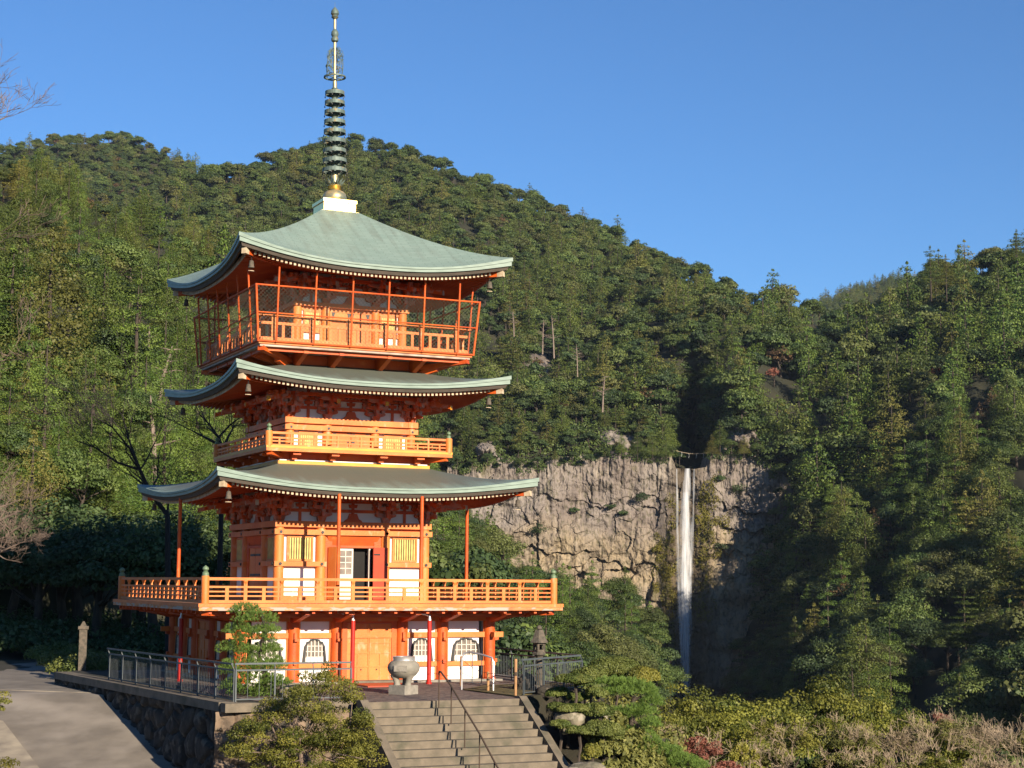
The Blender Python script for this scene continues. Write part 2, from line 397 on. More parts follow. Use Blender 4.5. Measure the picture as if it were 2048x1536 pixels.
# ---- bracket clusters carrying the eaves
def bracket_mb(sc_=1., n_tier=3, corner=False):
    b = MB(); o = 0
    def arm(cx, y, z, L, h=.12, w_=.12):
        # lateral arm with curved underside
        pts = [(cx-L/2, z+h), (cx-L/2, z+h*.45), (cx-L/2+.07, z+.02), (cx-L/2+.16, z), (cx+L/2-.16, z), (cx+L/2-.07, z+.02), (cx+L/2, z+h*.45), (cx+L/2, z+h)]
        b.poly(pts, y-w_/2, y+w_/2)
        for q in (-1, 0, 1): b.box((cx+q*(L/2-.08), y, z+h+.055), (.15, .15, .10), taper=.72)
    b.box((0, 0, .08), (.33, .33, .16), taper=.7)
    z = .16
    for k in range(n_tier):
        y = -.27*k
        arm(0, 0, z, .78+.22*min(k, 1))
        if k: arm(0, y, z, .72+.10*k)
        # outward arm
        L = .27*(k+1)+.10
        b.box((0, -L/2, z+.06), (.12, L, .12))
        b.box((0, -.27*(k+1), z+.175), (.15, .15, .10), taper=.72)
        z += .22
    # sloping tail rafter
    b.bar((0, .1, z-.05), (0, -.27*n_tier-.42, z-.30), .11, .13)
    return b
def bracket_set(a, zb, pil, sc_, outz, tailmat):
    """front side: bracket over each column (corner one turned), each a part; then copied round"""
    for k in range(4):
        Mr = Matrix.Rotation(k*math.pi/2, 4, 'Z')
        for s in pil[:-1]:
            b = bracket_mb(); T = Matrix.Translation((s, -a, zb))@Matrix.Diagonal((sc_, sc_, outz, 1))
            if s == pil[0]:
                # corner cluster: diagonal set plus both faces
                big = MB()
                for ang, st in ((-math.pi/4, 1.30), (0, 1), (-math.pi/2, 1)):
                    q = bracket_mb(); Q = Mr@T@Matrix.Rotation(ang, 4, 'Z')@Matrix.Diagonal((1 if ang != -math.pi/4 else .8, st, 1, 1))
                    for vs in q.v: pass
                    VV = np.concatenate(q.v); A = np.array(Q); VV = VV@A[:3, :3].T+A[:3, 3]; big.add(VV, q.f)
                o = big.build('bracket_cluster', M['bracket'], tower)
                te = MB(); te.M = Mr@T@Matrix.Rotation(-math.pi/4, 4, 'Z'); te.box((0, -1.62, .50), (.13, .03, .15)); te.build('beam_end', tailmat, o)
            else:
                b2 = MB(); VV = np.concatenate(b.v); A = np.array(Mr@T); b2.add(VV@A[:3, :3].T+A[:3, 3], b.f)
                o = b2.build('bracket_cluster', M['bracket'], tower)
                te = MB(); te.M = Mr@T; te.box((0, -1.245, .508), (.125, .03, .14)); te.build('beam_end', tailmat, o)

def storey_upper(a, zb, zt, pil, z_soff, toothed=True):
    """white wall strip, struts, purlins between the wall beams (zb) and the soffit"""
    w_ = MB(); w_.bb(-a+.1, a-.1, -a+.08, -a+.16, zb, z_soff); o = w_.build('plaster_wall', M['white'], tower); four(o)
    s_ = MB()
    for i in range(len(pil)-1):
        c = (pil[i]+pil[i+1])/2
        s_.bb(c-.05, c+.05, -a+.03, -a+.08, zb, z_soff)
        s_.poly([(c-.16, zb+.62), (c-.13, zb+.5), (c+.13, zb+.5), (c+.16, zb+.62)], -a+.0, -a+.08)
        if i == 1:   # frog-leg strut
            s_.poly([(c-.34, zb), (c-.30, zb+.06), (c-.2, zb+.12), (c-.13, zb+.30), (c+.13, zb+.30), (c+.2, zb+.12), (c+.30, zb+.06), (c+.34, zb)], -a-.02, -a+.08)
    s_.bb(-a-.15, a+.15, -a+.01, -a+.079, zb+.33, zb+.44)
    s_.bb(-a-.3, a+.3, -a-.0, -a+.079, zb+.66, zb+.76)
    o = s_.build('strut', M['verm'], tower); four(o)
    p = MB(); p.bb(-a-.95, a+.95, -a-.60, -a-.48, zb+.74, zb+.86); o = p.build('eave_purlin', M['verm'], tower); four(o)
    # diagonal ribbed lattice between wall and purlin
    g = MB(); n_ = int(2*a/.15)
    for i in range(n_+1):
        x = -a+2*a*i/n_; g.bar((x, -a-.02, zb+.76), (x, -a-.50, zb+.86), .05, .05)
    o = g.build('eave_lattice', M['fadewhite'], tower); four(o)

def slat_window(name, s0, s1, z0, z1, y, parent=None, n=9):
    f = MB(); t_ = .07
    f.bb(s0, s1, y-.03, y+.05, z1-t_, z1); f.bb(s0, s1, y-.03, y+.05, z0, z0+t_); f.bb(s0, s0+t_, y-.03, y+.05, z0+t_, z1-t_); f.bb(s1-t_, s1, y-.03, y+.05, z0+t_, z1-t_)
    o = f.build(name, M['orange'], tower)
    b = MB(); b.bb(s0+t_, s1-t_, y+.03, y+.045, z0+t_, z1-t_); b.build('window_back', M['dark'], o)
    b = MB(); W = s1-s0-2*t_
    for i in range(n):
        x = s0+t_+W*(i+.5)/n; b.box((x, y-.0, (z0+z1)/2), (.055, .04, z1-z0-2*t_), 0)
    b.build('window_slats', M['slat'], o)
    return o

# ---------------------------------------------------------------- ground storey
GA = 4.5; GP = [-4.5, -2.68, -1.18, 1.18, 2.68, 4.5]
base = MB(); base.bb(-4.85, 4.85, -4.85, 4.85, -.1, .07); base.build('stone_base', M['stone'], tower)
core = MB(); core.bb(-4.1, 4.1, -4.1, 4.1, .05, 2.5); core.build('inner_core', M['inside'], tower)
for k in range(4):
    Mr = Matrix.Rotation(k*math.pi/2, 4, 'Z')
    for s in GP[:-1]:
        b = MB(); b.M = Mr; b.lathe([(.24, .06), (.24, .10), (.205, .11), (.205, 2.5)], (s, -GA+.02, 0), 18)
        b.box((s, -GA-.22, 1.55), (.09, .08, .30)); b.box((s+.02, -GA-.25, 1.46), (.14, .14, .09)); b.box((s, -GA-.22, .70), (.10, .10, .12))
        b.build('pillar', M['verm'], tower, True)
b = MB(); b.bb(-4.1, 4.1, -GA+.05, -GA+.15, .07, 2.2); o = b.build('plaster_wall', M['white'], tower); four(o)
b = MB()
b.bb(-5.0, 5.0, -GA-.05, -GA+.06, 1.51, 1.69); b.bb(-4.72, -1.05, -GA-.04, -GA+.06, .53, .69); b.bb(1.05, 4.72, -GA-.04, -GA+.06, .53, .69)
b.bb(-4.6, 4.6, -GA-.10, -GA+.12, 2.07, 2.5)
for x0, x1 in zip(GP[:-1], GP[1:]):
    if x0 != -1.18: b.bb(x0+.19, x0+.24, -GA+.0, -GA+.06, .07, 2.07); b.bb(x1-.24, x1-.19, -GA+.0, -GA+.06, .07, 2.07)
o = b.build('wall_beam', M['orange'], tower); four(o)
# big double door with recessed panels
def big_door(Mr):
    fr = MB(); fr.M = Mr; fr.bb(-.98, -.80, -GA-.06, -GA+.07, .07, 2.07); fr.bb(.80, .98, -GA-.06, -GA+.07, .07, 2.07); fr.bb(-.8, .8, -GA-.05, -GA+.07, 1.99, 2.09)
    fo = fr.build('door_frame', M['verm'], tower)
    for sg in (-1, 1):
        d = MB(); d.M = Mr; x0, x1 = (-.797, -.006) if sg < 0 else (.006, .797)
        d.bb(x0, x1, -GA-.0, -GA+.04, .10, 1.985)
        xs = [x0, (x0+x1)/2, x1]; zl = [.10, .55, .98, 1.02, 1.36, 1.68, 1.985]
        for z in (.10, .55, 1.0, 1.34, 1.66, 1.96): d.bb(x0, x1, -GA-.022, -GA+.0, z-.022, z+.022)
        for x in (x0+.02, x1-.02): d.bb(x-.02, x+.02, -GA-.024, -GA+.0, .1, 1.985)
        d.bb(xs[1]-.02, xs[1]+.02, -GA-.023, -GA+.0, .1, 1.0)
        do = d.build('door', M['orange'], tower)
        q = MB(); q.M = Mr; q.cyl((sg*.28, -GA-.045, .45), (sg*.28, -GA-.0, .45), .022, n=8); q.build('door_knob', M['dark'], do)
for k in range(4): big_door(Matrix.Rotation(k*math.pi/2, 4, 'Z'))
# cusped windows
def cusp(cx, w_, z0, z1):
    h = z1-z0; hw = w_/2
    P = [(-1.08, 0), (-1.0, .35), (-.92, .68), (-.80, .76), (-.72, .86), (-.50, .88), (-.40, .95), (-.16, .96), (0, 1.02)]
    P = P+[(-x, z) for x, z in P[::-1][1:]]
    return [(cx+x*hw, z0+z*h) for x, z in P]
def cusp_window(cx, w_, Mr):
    z0, z1 = .69, 1.46; o_ = cusp(cx, w_+.12, z0, z1+.05); i_ = cusp(cx, w_, z0+.0, z1)
    f = MB(); f.M = Mr; n = len(o_)
    vs = []
    for (x, z) in o_: vs += [(x, -GA-.03, z), (x, -GA+.055, z)]
    for (x, z) in i_: vs += [(x, -GA-.03, z), (x, -GA+.055, z)]
    F = []
    for i in range(n-1): F += [(2*i, 2*i+2, 2*n+2*i+2, 2*n+2*i), (2*i, 2*i+1, 2*i+3, 2*i+2), (2*n+2*i, 2*n+2*i+2, 2*n+2*i+3, 2*n+2*i+1)]
    f.add(vs, F); fo = f.build('cusped_window', M['dark'], tower, fix=True)
    g = MB(); g.M = Mr; g.poly(i_[::-1], -GA+.035, -GA+.045); g.build('window_pane', M['paper'], fo)
    l = MB(); l.M = Mr
    for i in range(-2, 3):
        x = cx+i*w_/5.2; zt = z1-.02 if abs(i) < 1 else (z1-.05 if abs(i) < 2 else z1-.13); l.bb(x-.017, x+.017, -GA-.01, -GA+.02, z0, zt)
    for z in (z0+.2, z0+.38, z0+.56): l.bb(cx-w_*.46, cx+w_*.46, -GA+.0, -GA+.018, z-.013, z+.013)
    l.build('window_lattice', M['white_lac'], fo)
    w2 = MB(); w2.M = Mr; w2.bb(cx-w_*.46, cx+w_*.46, -GA+.015, -GA+.03, z0, z0+.2); w2.build('lower_pane', M['white'], fo)
for k in range(4):
    Mr = Matrix.Rotation(k*math.pi/2, 4, 'Z')
    for cx, w_ in ((-3.6, .92), (-1.93, .66), (1.93, .66), (3.6, .92)): cusp_window(cx, w_, Mr)

# ---------------------------------------------------------------- balconies
def railing_side(a, zf, H, rails, posts, shorts, pw, cornerH, capm, rmat, corner=True):
    """front side railing, z levels relative to floor zf; rails = [(z0,z1,depth)]"""
    b = MB()
    for z0, z1, d in rails: b.bb(-a+.05, a-.05, -a-d/2, -a+d/2, zf+z0, zf+z1)
    for s in posts: b.bb(s-pw/2, s+pw/2, -a-.034, -a+.034, zf+.02, zf+rails[-1][0]+.002)
    for s in shorts: b.bb(s-pw/2, s+pw/2, -a-.034, -a+.034, zf+.02, zf+rails[-2][0]+.002)
    o = b.build('balcony_railing', rmat, tower)
    if corner:
        c = MB(); c.lathe([(.125, .0), (.125, cornerH-.02), (.11, cornerH)], (-a, -a, zf), 16); co = c.build('railing_post', rmat, o, True)
        f = MB(); f.lathe([(.105, 0), (.10, .10), (.07, .12), (.075, .135), (.055, .15), (.10, .20), (.095, .26), (.04, .30), (.01, .34)], (-a, -a, zf+cornerH), 14); f.build('post_cap', capm, co, True) if False else None
    return o
def caps(a, z, s_=1., r=.1):
    for k in range(4):
        f = MB(); f.M = Matrix.Rotation(k*math.pi/2, 4, 'Z')
        f.lathe([(r*1.05, 0), (r*1.0, .10*s_), (r*.7, .12*s_), (r*.75, .135*s_), (r*.55, .15*s_), (r, .20*s_), (r*.92, .26*s_), (r*.4, .30*s_), (.008, .33*s_)], (-a, -a, z), 14)
        f.build('post_cap', M['verdigris'], tower, True)
# first balcony
b = MB(); b.bb(-6.38, 6.38, -6.38, 6.38, 2.58, 2.68); b.build('balcony_floor', M['plank'], tower)
b = MB(); b.bb(-6.42, 6.42, -6.42, -6.30, 2.575, 2.684); o = b.build('balcony_edge', M['orange'], tower); four(o)
b = MB(); b.bb(-6.40, 6.40, -6.40, -6.28, 2.46, 2.573)
o = b.build('weathered_edge', M['deckwood'], tower); four(o)
posts = [-4.85+1.213*i for i in range(9)]; shorts = [-5.455+1.213*i for i in range(10)]
o = railing_side(6.16, 2.68, .9, [(.02, .11, .09), (.22, .265, .05), (.36, .405, .05), (.50, .56, .07), (.74, .83, .08)], posts, shorts, .115, .88, None, M['orange']); four(o)
for k in (1, 2, 3): pass
b = MB()   # little cups carrying the top rail
for s in posts: b.lathe([(.035, 0), (.045, .05), (.08, .12), (.08, .16)], (s, -6.16, 3.26), 8)
o = b.build('rail_cup', M['orange'], tower); four(o)
caps(6.16, 3.56, 1.0, .105)
# tapered beams under balcony 1
def canti(s, a_in, a_out, z_top, h, w_=.2, mt='verm'):
    b = MB(); b.add([(s-w_/2, -a_in, z_top-h), (s+w_/2, -a_in, z_top-h), (s+w_/2, -a_in, z_top), (s-w_/2, -a_in, z_top),
                     (s-w_/2, -a_out, z_top-.13), (s+w_/2, -a_out, z_top-.13), (s+w_/2, -a_out, z_top), (s-w_/2, -a_out, z_top)],
                    [(3, 2, 1, 0), (4, 5, 6, 7), (0, 1, 5, 4), (1, 2, 6, 5), (2, 3, 7, 6), (3, 0, 4, 7)])
    return b
for s in GP: o = canti(s, 4.4, 6.05, 2.455, .48).build('balcony_beam', M['verm'], tower); four(o)
for k in range(4):
    b = MB(); b.M = Matrix.Rotation(k*math.pi/2, 4, 'Z'); b.bar((-4.4, -4.4, 2.30), (-6.15, -6.15, 2.38), .24, .15); b.build('corner_beam', M['verm'], tower)
b = MB()
for i in range(22):
    s = -6.0+12*i/21; b.bb(s-.05, s+.05, -6.25, -4.6, 2.36, 2.457)
o = b.build('joist_row', M['verm'], tower); four(o)
b = MB(); b.bb(-5.6, 5.6, -5.55, -5.40, 2.22, 2.355); o = b.build('edge_beam', M['verm'], tower); four(o)

# ---------------------------------------------------------------- first balcony storey
A1 = 2.7; P1 = [-2.7, -1.2, 1.2, 2.7]
core = MB(); core.bb(-2.5, 2.5, -2.25, 2.5, 2.7, 5.4); core.build('inner_core', M['inside'], tower)
for k in range(4):
    Mr = Matrix.Rotation(k*math.pi/2, 4, 'Z')
    for s in P1[:-1]:
        b = MB(); b.M = Mr; b.lathe([(.20, 2.68), (.18, 2.74), (.18, 5.2), (.15, 5.3)], (s, -A1, 0), 18); b.build('pillar', M['orange'], tower, True)
b = MB(); b.bb(-2.9, 2.9, -A1-.20, -A1+.17, 5.27, 5.48); b.bb(-2.92, 2.92, -A1-.22, -A1+.12, 5.01, 5.19)
b.bb(-2.9, -1.02, -A1-.205, -A1+.1, 3.92, 4.09); b.bb(1.02, 2.9, -A1-.205, -A1+.1, 3.92, 4.09); b.bb(-2.6, -1.1, -A1-.19, -A1+.1, 2.72, 2.88); b.bb(1.1, 2.6, -A1-.19, -A1+.1, 2.72, 2.88)
o = b.build('wall_beam', M['orange'], tower); four(o)
b = MB(); b.bb(-2.6, 2.6, -A1+.04, -A1+.1, 5.15, 5.3); o = b.build('beam_gap_board', M['verm'], tower); four(o)
b = MB()
for s in P1[:-1]:
    for z in (5.10, 4.005):
        if z == 4.005 and abs(s) < 0: continue
        b.cyl((s+.0, -A1-.245, z), (s, -A1-.20, z), .052, n=12)
for z in (5.10, 4.005): b.cyl((2.7, -A1-.245, z), (2.7, -A1-.20, z), .052, n=12)
b.cyl((1.2, -A1-.245, 5.1), (1.2, -A1-.2, 5.1), .052, n=12)
o = b.build('nail_cover', M['dark'], tower); four(o)
for x0, x1 in ((-2.55, -1.0), (1.0, 2.55)):
    b = MB(); b.bb(x0, x1, -A1+.02, -A1+.08, 2.8, 5.05); o = b.build('plaster_wall', M['white'], tower); four(o)
for x0, x1 in ((-2.42, -1.47), (1.47, 2.42)): o = slat_window('slatted_window', x0, x1, 4.10, 4.98, -A1-.03); four(o)
# door surround
b = MB(); b.bb(-1.03, -.78, -A1-.05, -A1+.1, 2.68, 5.01); b.bb(.78, 1.03, -A1-.05, -A1+.1, 2.68, 5.01)
b.add([(-1.0, -A1-.12, 5.0), (1.0, -A1-.12, 5.0), (.8, -A1+.0, 4.66), (-.8, -A1+.0, 4.66), (-1.0, -A1+.1, 5.0), (1.0, -A1+.1, 5.0), (.8, -A1+.1, 4.66), (-.8, -A1+.1, 4.66)], [(0, 3, 2, 1), (3, 7, 6, 2)])
b.bb(-.80, .80, -A1-.06, -A1+.1, 4.58, 4.66); b.bb(-.8, .8, -A1-.06, -A1+.2, 2.66, 2.76)
o = b.build('door_frame', M['verm'], tower, fix=True); four(o)
# front: opened leaves, white lattice leaf, dark opening
d = MB(); d.M = Matrix.Translation((-.80, -A1-.06, 0))@Matrix.Rotation(R(100), 4, 'Z'); d.bb(-.78, 0, -.03, .03, 2.78, 4.58); d.M = None
dl = MB(); dl.M = Matrix.Translation((-.92, -A1-.1, 0))@Matrix.Rotation(R(-68), 4, 'Z'); dl.bb(0, .42, -.03, .03, 2.78, 4.60); o1 = tag(dl.build('door', M['orange'], tower), 'orange left door leaf swung open')
wl = MB(); y = -A1+.02; wl.bb(-.75, -.70, y, y+.05, 2.78, 4.56); wl.bb(-.03, .03, y, y+.05, 2.78, 4.56); wl.bb(-.70, -.03, y, y+.05, 4.48, 4.56); wl.bb(-.70, -.03, y+.001, y+.05, 2.78, 3.66)
for i in range(1, 3): x = -.70+.67*i/3; wl.bb(x-.014, x+.014, y+.002, y+.04, 3.66, 4.48)
for i in range(1, 4): z = 3.66+.82*i/4; wl.bb(-.70, -.03, y+.006, y+.042, z-.014, z+.014)
o2 = tag(wl.build('sliding_door', M['white_lac'], tower), 'white lattice sliding door')
g = MB(); g.bb(-.70, -.03, y+.018, y+.024, 3.66, 4.48); g.build('door_pane', M['paper'], o2)
rl = MB(); rl.M = Matrix.Translation((.78, -A1-.26, 0))@Matrix.Rotation(R(8), 4, 'Z'); rl.bb(-.12, .46, -.025, .025, 2.78, 4.60); o3 = tag(rl.build('door', M['redlead'], tower), 'red right door leaf folded open')
h = MB(); h.M = rl.M; h.bb(-.10, .14, -.04, -.02, 4.33, 4.38); h.build('door_hinge', M['dark'], o3)
j = MB(); j.bb(.60, .66, -A1+.0, -A1+.15, 2.76, 4.58); j.build('door_jamb', M['white_lac'], tower)
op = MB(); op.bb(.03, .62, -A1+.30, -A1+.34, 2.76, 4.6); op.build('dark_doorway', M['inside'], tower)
# other faces: closed double doors with black straps
for k in (1, 2, 3):
    Mr = Matrix.Rotation(k*math.pi/2, 4, 'Z')
    for sg in (-1, 1):
        d = MB(); d.M = Mr; d.bb(min(sg*.01, sg*.78), max(sg*.01, sg*.78), -A1-.02, -A1+.03, 2.78, 4.58)
        for z in (3.2, 3.9): d.bb(min(sg*.01, sg*.78), max(sg*.01, sg*.78), -A1-.03, -A1-.02, z-.03, z+.03)
        do = d.build('door', M['orange'], tower)
        h = MB(); h.M = Mr
        for z in (2.95, 3.62, 4.33): h.bb(min(sg*.05, sg*.6), max(sg*.05, sg*.6), -A1-.045, -A1-.031, z-.035, z+.035)
        h.build('door_hinge', M['dark'], do)
storey_upper(A1, 5.48, 6.3, P1, 6.95)
bracket_set(A1, 5.48, P1, 1., 1.12, M['tip'])
# eave posts standing on balcony 1
for s, y in ((-1.49, -5.45), (1.49, -5.45), (-5.45, .25), (5.45, -.2), (-1.49, 5.45), (1.49, 5.45)):
    b = MB(); b.lathe([(.10, 2.68), (.10, 2.74), (.068, 2.76), (.062, 6.32)], (s, y, 0), 12); b.build('eave_post', M['verm'], tower, True)

# ---------------------------------------------------------------- balcony 2 and its storey
b = MB(); b.bb(-2.8, 2.8, -2.8, 2.8, 7.3, 7.57); b.bb(-2.72, 2.72, -2.72, 2.72, 7.62, 7.86); b.build('balcony_base', M['verm'], tower)
b = MB(); b.bb(-2.81, 2.81, -2.83, -2.75, 7.44, 7.56); o = b.build('base_beam', M['yellowpaint'], tower); four(o)
b = MB(); b.bb(-2.76, 2.76, -2.76, 2.76, 7.571, 7.619); b.build('plaster_strip', M['white'], tower)
b = MB(); b.bb(-3.40, 3.40, -3.40, 3.40, 7.86, 7.98); b.build('balcony_floor', M['verm'], tower)
b = MB(); b.bb(-3.45, 3.45, -3.45, -3.35, 7.95, 8.025); o = b.build('balcony_edge', M['yellowpaint'], tower); four(o)
b = MB(); b.bb(-3.44, 3.44, -3.44, -3.36, 7.84, 7.948); o = b.build('balcony_fascia', M['orange'], tower); four(o)
for s in (-2.3, -.9, .9, 2.3):
    b = MB(); b.bb(s-.09, s+.09, -3.2, -2.7, 7.72, 7.86); b.bb(s-.09, s+.09, -3.0, -2.7, 7.60, 7.72); b.bb(s-.14, s+.14, -3.3, -3.14, 7.74, 7.80); o = b.build('balcony_beam', M['verm'], tower); four(o)
for k in range(4):
    b = MB(); b.M = Matrix.Rotation(k*math.pi/2, 4, 'Z'); b.bar((-2.7, -2.7, 7.72), (-3.3, -3.3, 7.79), .2, .14); b.build('corner_beam', M['verm'], tower)
o = railing_side(3.34, 7.98, .6, [(.02, .10, .07), (.18, .225, .045), (.29, .35, .05), (.45, .53, .06)], [-2.55+.85*i for i in range(7)], [-2.97+.85*i for i in range(8)], .06, .55, None, M['orange']); four(o)
for k in range(0): pass
caps(3.34, 8.53, .82, .085)
A2 = 2.28; P2 = [-2.28, -.9, .9, 2.28]
core = MB(); core.bb(-2.2, 2.2, -2.2, 2.2, 7.9, 9.1); core.build('inner_core', M['inside'], tower)
def storey_walls(A, P, z0, zw, zb, zbt, lowbeam):
    for k in range(4):
        Mr = Matrix.Rotation(k*math.pi/2, 4, 'Z')
        for s in P[:-1]:
            b = MB(); b.M = Mr; b.lathe([(.165, z0), (.165, zb+.03), (.14, zb+.1)], (s, -A, 0), 18); b.build('pillar', M['orange'], tower, True)
    for x0, x1 in ((P[0]+.1, P[1]-.1), (P[2]+.1, P[3]-.1)):
        b = MB(); b.bb(x0, x1, -A+.02, -A+.08, z0, zb); o = b.build('plaster_wall', M['white'], tower); four(o)
storey_walls(A2, P2, 8.0, 8.7, 8.86, 9.13, None)
b = MB(); b.bb(-2.50, 2.50, -A2-.20, -A2+.15, 8.93, 9.13); b.bb(-2.50, 2.50, -A2-.21, -A2+.1, 8.69, 8.87); b.bb(-2.3, 2.3, -A2-.05, -A2+.09, 8.86, 8.94); o = b.build('wall_beam', M['orange'], tower); four(o)
b = MB()
for s in P2: b.cyl((s, -A2-.235, 8.78), (s, -A2-.2, 8.78), .045, n=12)
o = b.build('nail_cover', M['dark'], tower); four(o)
for x0, x1 in ((-1.95, -1.25), (1.25, 1.95)): o = slat_window('slatted_window', x0, x1, 8.02, 8.66, -A2-.02, n=8); four(o)
for sg in (-1, 1):
    b = MB(); b.bb(min(sg*.012, sg*.72), max(sg*.012, sg*.72), -A2-.02, -A2+.05, 8.0, 8.68)
    o = b.build('door', M['orange'], tower)
    h = MB()
    for x, z in ((sg*.62, 8.6), (sg*.08, 8.6), (sg*.62, 8.1), (sg*.08, 8.33)): h.bb(x-.06, x+.06, -A2-.035, -A2-.022, z-.04, z+.04)
    h.build('door_fitting', M['dark'], o); four(o)
storey_upper(A2, 9.13, 9.9, P2, 10.55)
bracket_set(A2, 9.13, P2, .98, 1.03, M['yellowpaint'])

# ---------------------------------------------------------------- balcony 3, storey 3, cage
b = MB(); b.bb(-2.5, 2.5, -2.5, 2.5, 10.4, 10.63); b.bb(-2.42, 2.42, -2.42, 2.42, 10.72, 11.34); b.build('balcony_base', M['verm'], tower)
b = MB(); b.bb(-2.45, 2.45, -2.45, 2.45, 10.631, 10.719); b.build('plaster_strip', M['fadewhite'], tower)
b = MB(); b.bb(-3.90, 3.90, -3.90, 3.90, 11.36, 11.50); b.build('balcony_floor', M['fadewhite'], tower)
b = MB(); b.bb(-3.95, 3.95, -3.95, -3.85, 11.44, 11.54); o = b.build('balcony_edge', M['orange'], tower); four(o)
for s in (-2.2, -.9, .9, 2.2): o = canti(s, 2.4, 3.75, 11.355, .55, .17).build('balcony_beam', M['verm'], tower); four(o)
b = MB(); b.bb(-3.75, 3.75, -3.72, -3.58, 11.24, 11.357); o = b.build('edge_beam', M['verm'], tower); four(o)
for k in range(4):
    b = MB(); b.M = Matrix.Rotation(k*math.pi/2, 4, 'Z'); b.bar((-2.4, -2.4, 11.10), (-3.85, -3.85, 11.30), .24, .16); b.bar((-2.4, -2.4, 10.85), (-3.0, -3.0, 11.08), .22, .2); b.build('corner_beam', M['verm'], tower)
b = MB(); a = 3.80
b.bb(-a, a, -a-.05, -a+.04, 11.54, 11.70); b.bb(-a, a, -a-.03, -a+.03, 12.14, 12.235); b.cyl((-a-.18, -a, 12.44), (a+.18, -a, 12.44), .042, n=10)
for i in range(6):
    s = -3.4+6.8*i/5; b.bb(s-.085, s+.085, -a-.035, -a+.035, 11.6, 12.42)
    if i < 5:
        for j in range(1, 4): x = s+6.8/5*(j)/4; b.bb(x-.05, x+.05, -a-.02, -a+.02, 11.65, 12.15)
o = b.build('balcony_railing', M['orange'], tower); four(o)
A3 = 2.0; P3 = [-2.0, -.95, .95, 2.0]
core = MB(); core.bb(-1.92, 1.92, -1.92, 1.92, 11.4, 13.3); core.build('inner_core', M['inside'], tower)
storey_walls(A3, P3, 11.5, 12.9, 13.1, 13.31, None)
b = MB(); b.bb(-2.2, 2.2, -A3-.20, -A3+.15, 13.16, 13.31); b.bb(-2.0, 2.0, -A3-.04, -A3+.1, 13.02, 13.17); b.bb(-1.9, -1.0, -A3-.06, -A3+.1, 12.22, 12.36); b.bb(1.0, 1.9, -A3-.06, -A3+.1, 12.22, 12.36)
b.bb(-.82, -.72, -A3-.05, -A3+.1, 11.5, 13.03); b.bb(.72, .82, -A3-.05, -A3+.1, 11.5, 13.03)
o = b.build('wall_beam', M['orange'], tower); four(o)
for x0, x1 in ((-1.78, -1.13), (1.13, 1.78)): o = slat_window('slatted_window', x0, x1, 12.36, 13.02, -A3-.03, n=8); four(o)
for sg in (-1, 1):
    b = MB(); b.bb(min(sg*.012, sg*.718), max(sg*.012, sg*.718), -A3-.02, -A3+.05, 11.5, 13.02); b.bb(min(sg*.012, sg*.718), max(sg*.012, sg*.718), -A3-.03, -A3-.02, 12.3, 12.36)
    o = b.build('door', M['orange'], tower)
    h = MB()
    for x, z in ((sg*.65, 12.93), (sg*.06, 12.93)): h.poly([(x-.07, z+.08), (x+.07, z+.08), (x+.02*sg, z-.16)], -A3-.04, -A3-.031)
    h.build('door_fitting', M['dark'], o); four(o)
storey_upper(A3, 13.31, 14.0, P3, 14.75)
bracket_set(A3, 13.31, P3, 1.0, 1.08, M['fadewhite'])
# steel cage round the top balcony
def cage_pt(u, z, a=None):
    a = 3.99+(z-11.53)*.085; return (u*a/4.0, -a, z)
b = MB()
b.cyl(cage_pt(-4, 13.43), cage_pt(4, 13.43), .032, n=8); b.cyl(cage_pt(-4, 11.53), cage_pt(4, 11.53), .036, n=8); b.cyl(cage_pt(-4, 12.5), cage_pt(4, 12.5), .024, n=8)
b.cyl(cage_pt(-4, 11.5), cage_pt(-4, 13.46), .04, n=8)
o = b.build('cage_frame', M['verm'], tower)
r_ = MB()
for i in range(6):
    s = -3.37+6.72*i/5; r_.cyl((s, -4.03, 11.5), (s, -4.22, 14.08), .034, n=8)
r_.build('cage_rod', M['verm'], o)
wv = MB(); H = 1.9; st = .14; n_ = int((8+H)/st)
def wire(u0, z0, u1, z1):
    p0 = cage_pt(u0, z0); p1 = cage_pt(u1, z1); wv.bar(p0, p1, .005, .005)
for i in range(n_):
    u = -4-H+i*st
    for sg in (1, -1):
        ua, za, ub, zb = u, 11.53, u+H, 13.43
        if ua < -4: za += (-4-ua); ua = -4
        if ub > 4: zb -= (ub-4); ub = 4
        if zb-za > .02:
            if sg > 0: wire(ua, za, ub, zb)
            else: wire(-ua, za, -ub, zb)
wv.build('wire_netting', M['wire'], o); four(o)

# ---------------------------------------------------------------- roof box and spire
b = MB(); b.bb(-.62, .62, -.62, .62, 16.95, 17.45); b.bb(-.72, .72, -.72, .72, 16.98, 17.06); b.bb(-.66, .66, -.66, .66, 17.40, 17.52)
b.poly([(-.07, 17.2), (0, 17.13), (.07, 17.2), (.07, 17.3), (0, 17.36), (-.07, 17.3)], -.65, -.62)
b.build('gilded_roof_box', M['gold'], tower)
sp0 = empty('spire', (0, 0, 17.5), parent=tower); sp0.rotation_euler = (0, R(-1.05), 0)
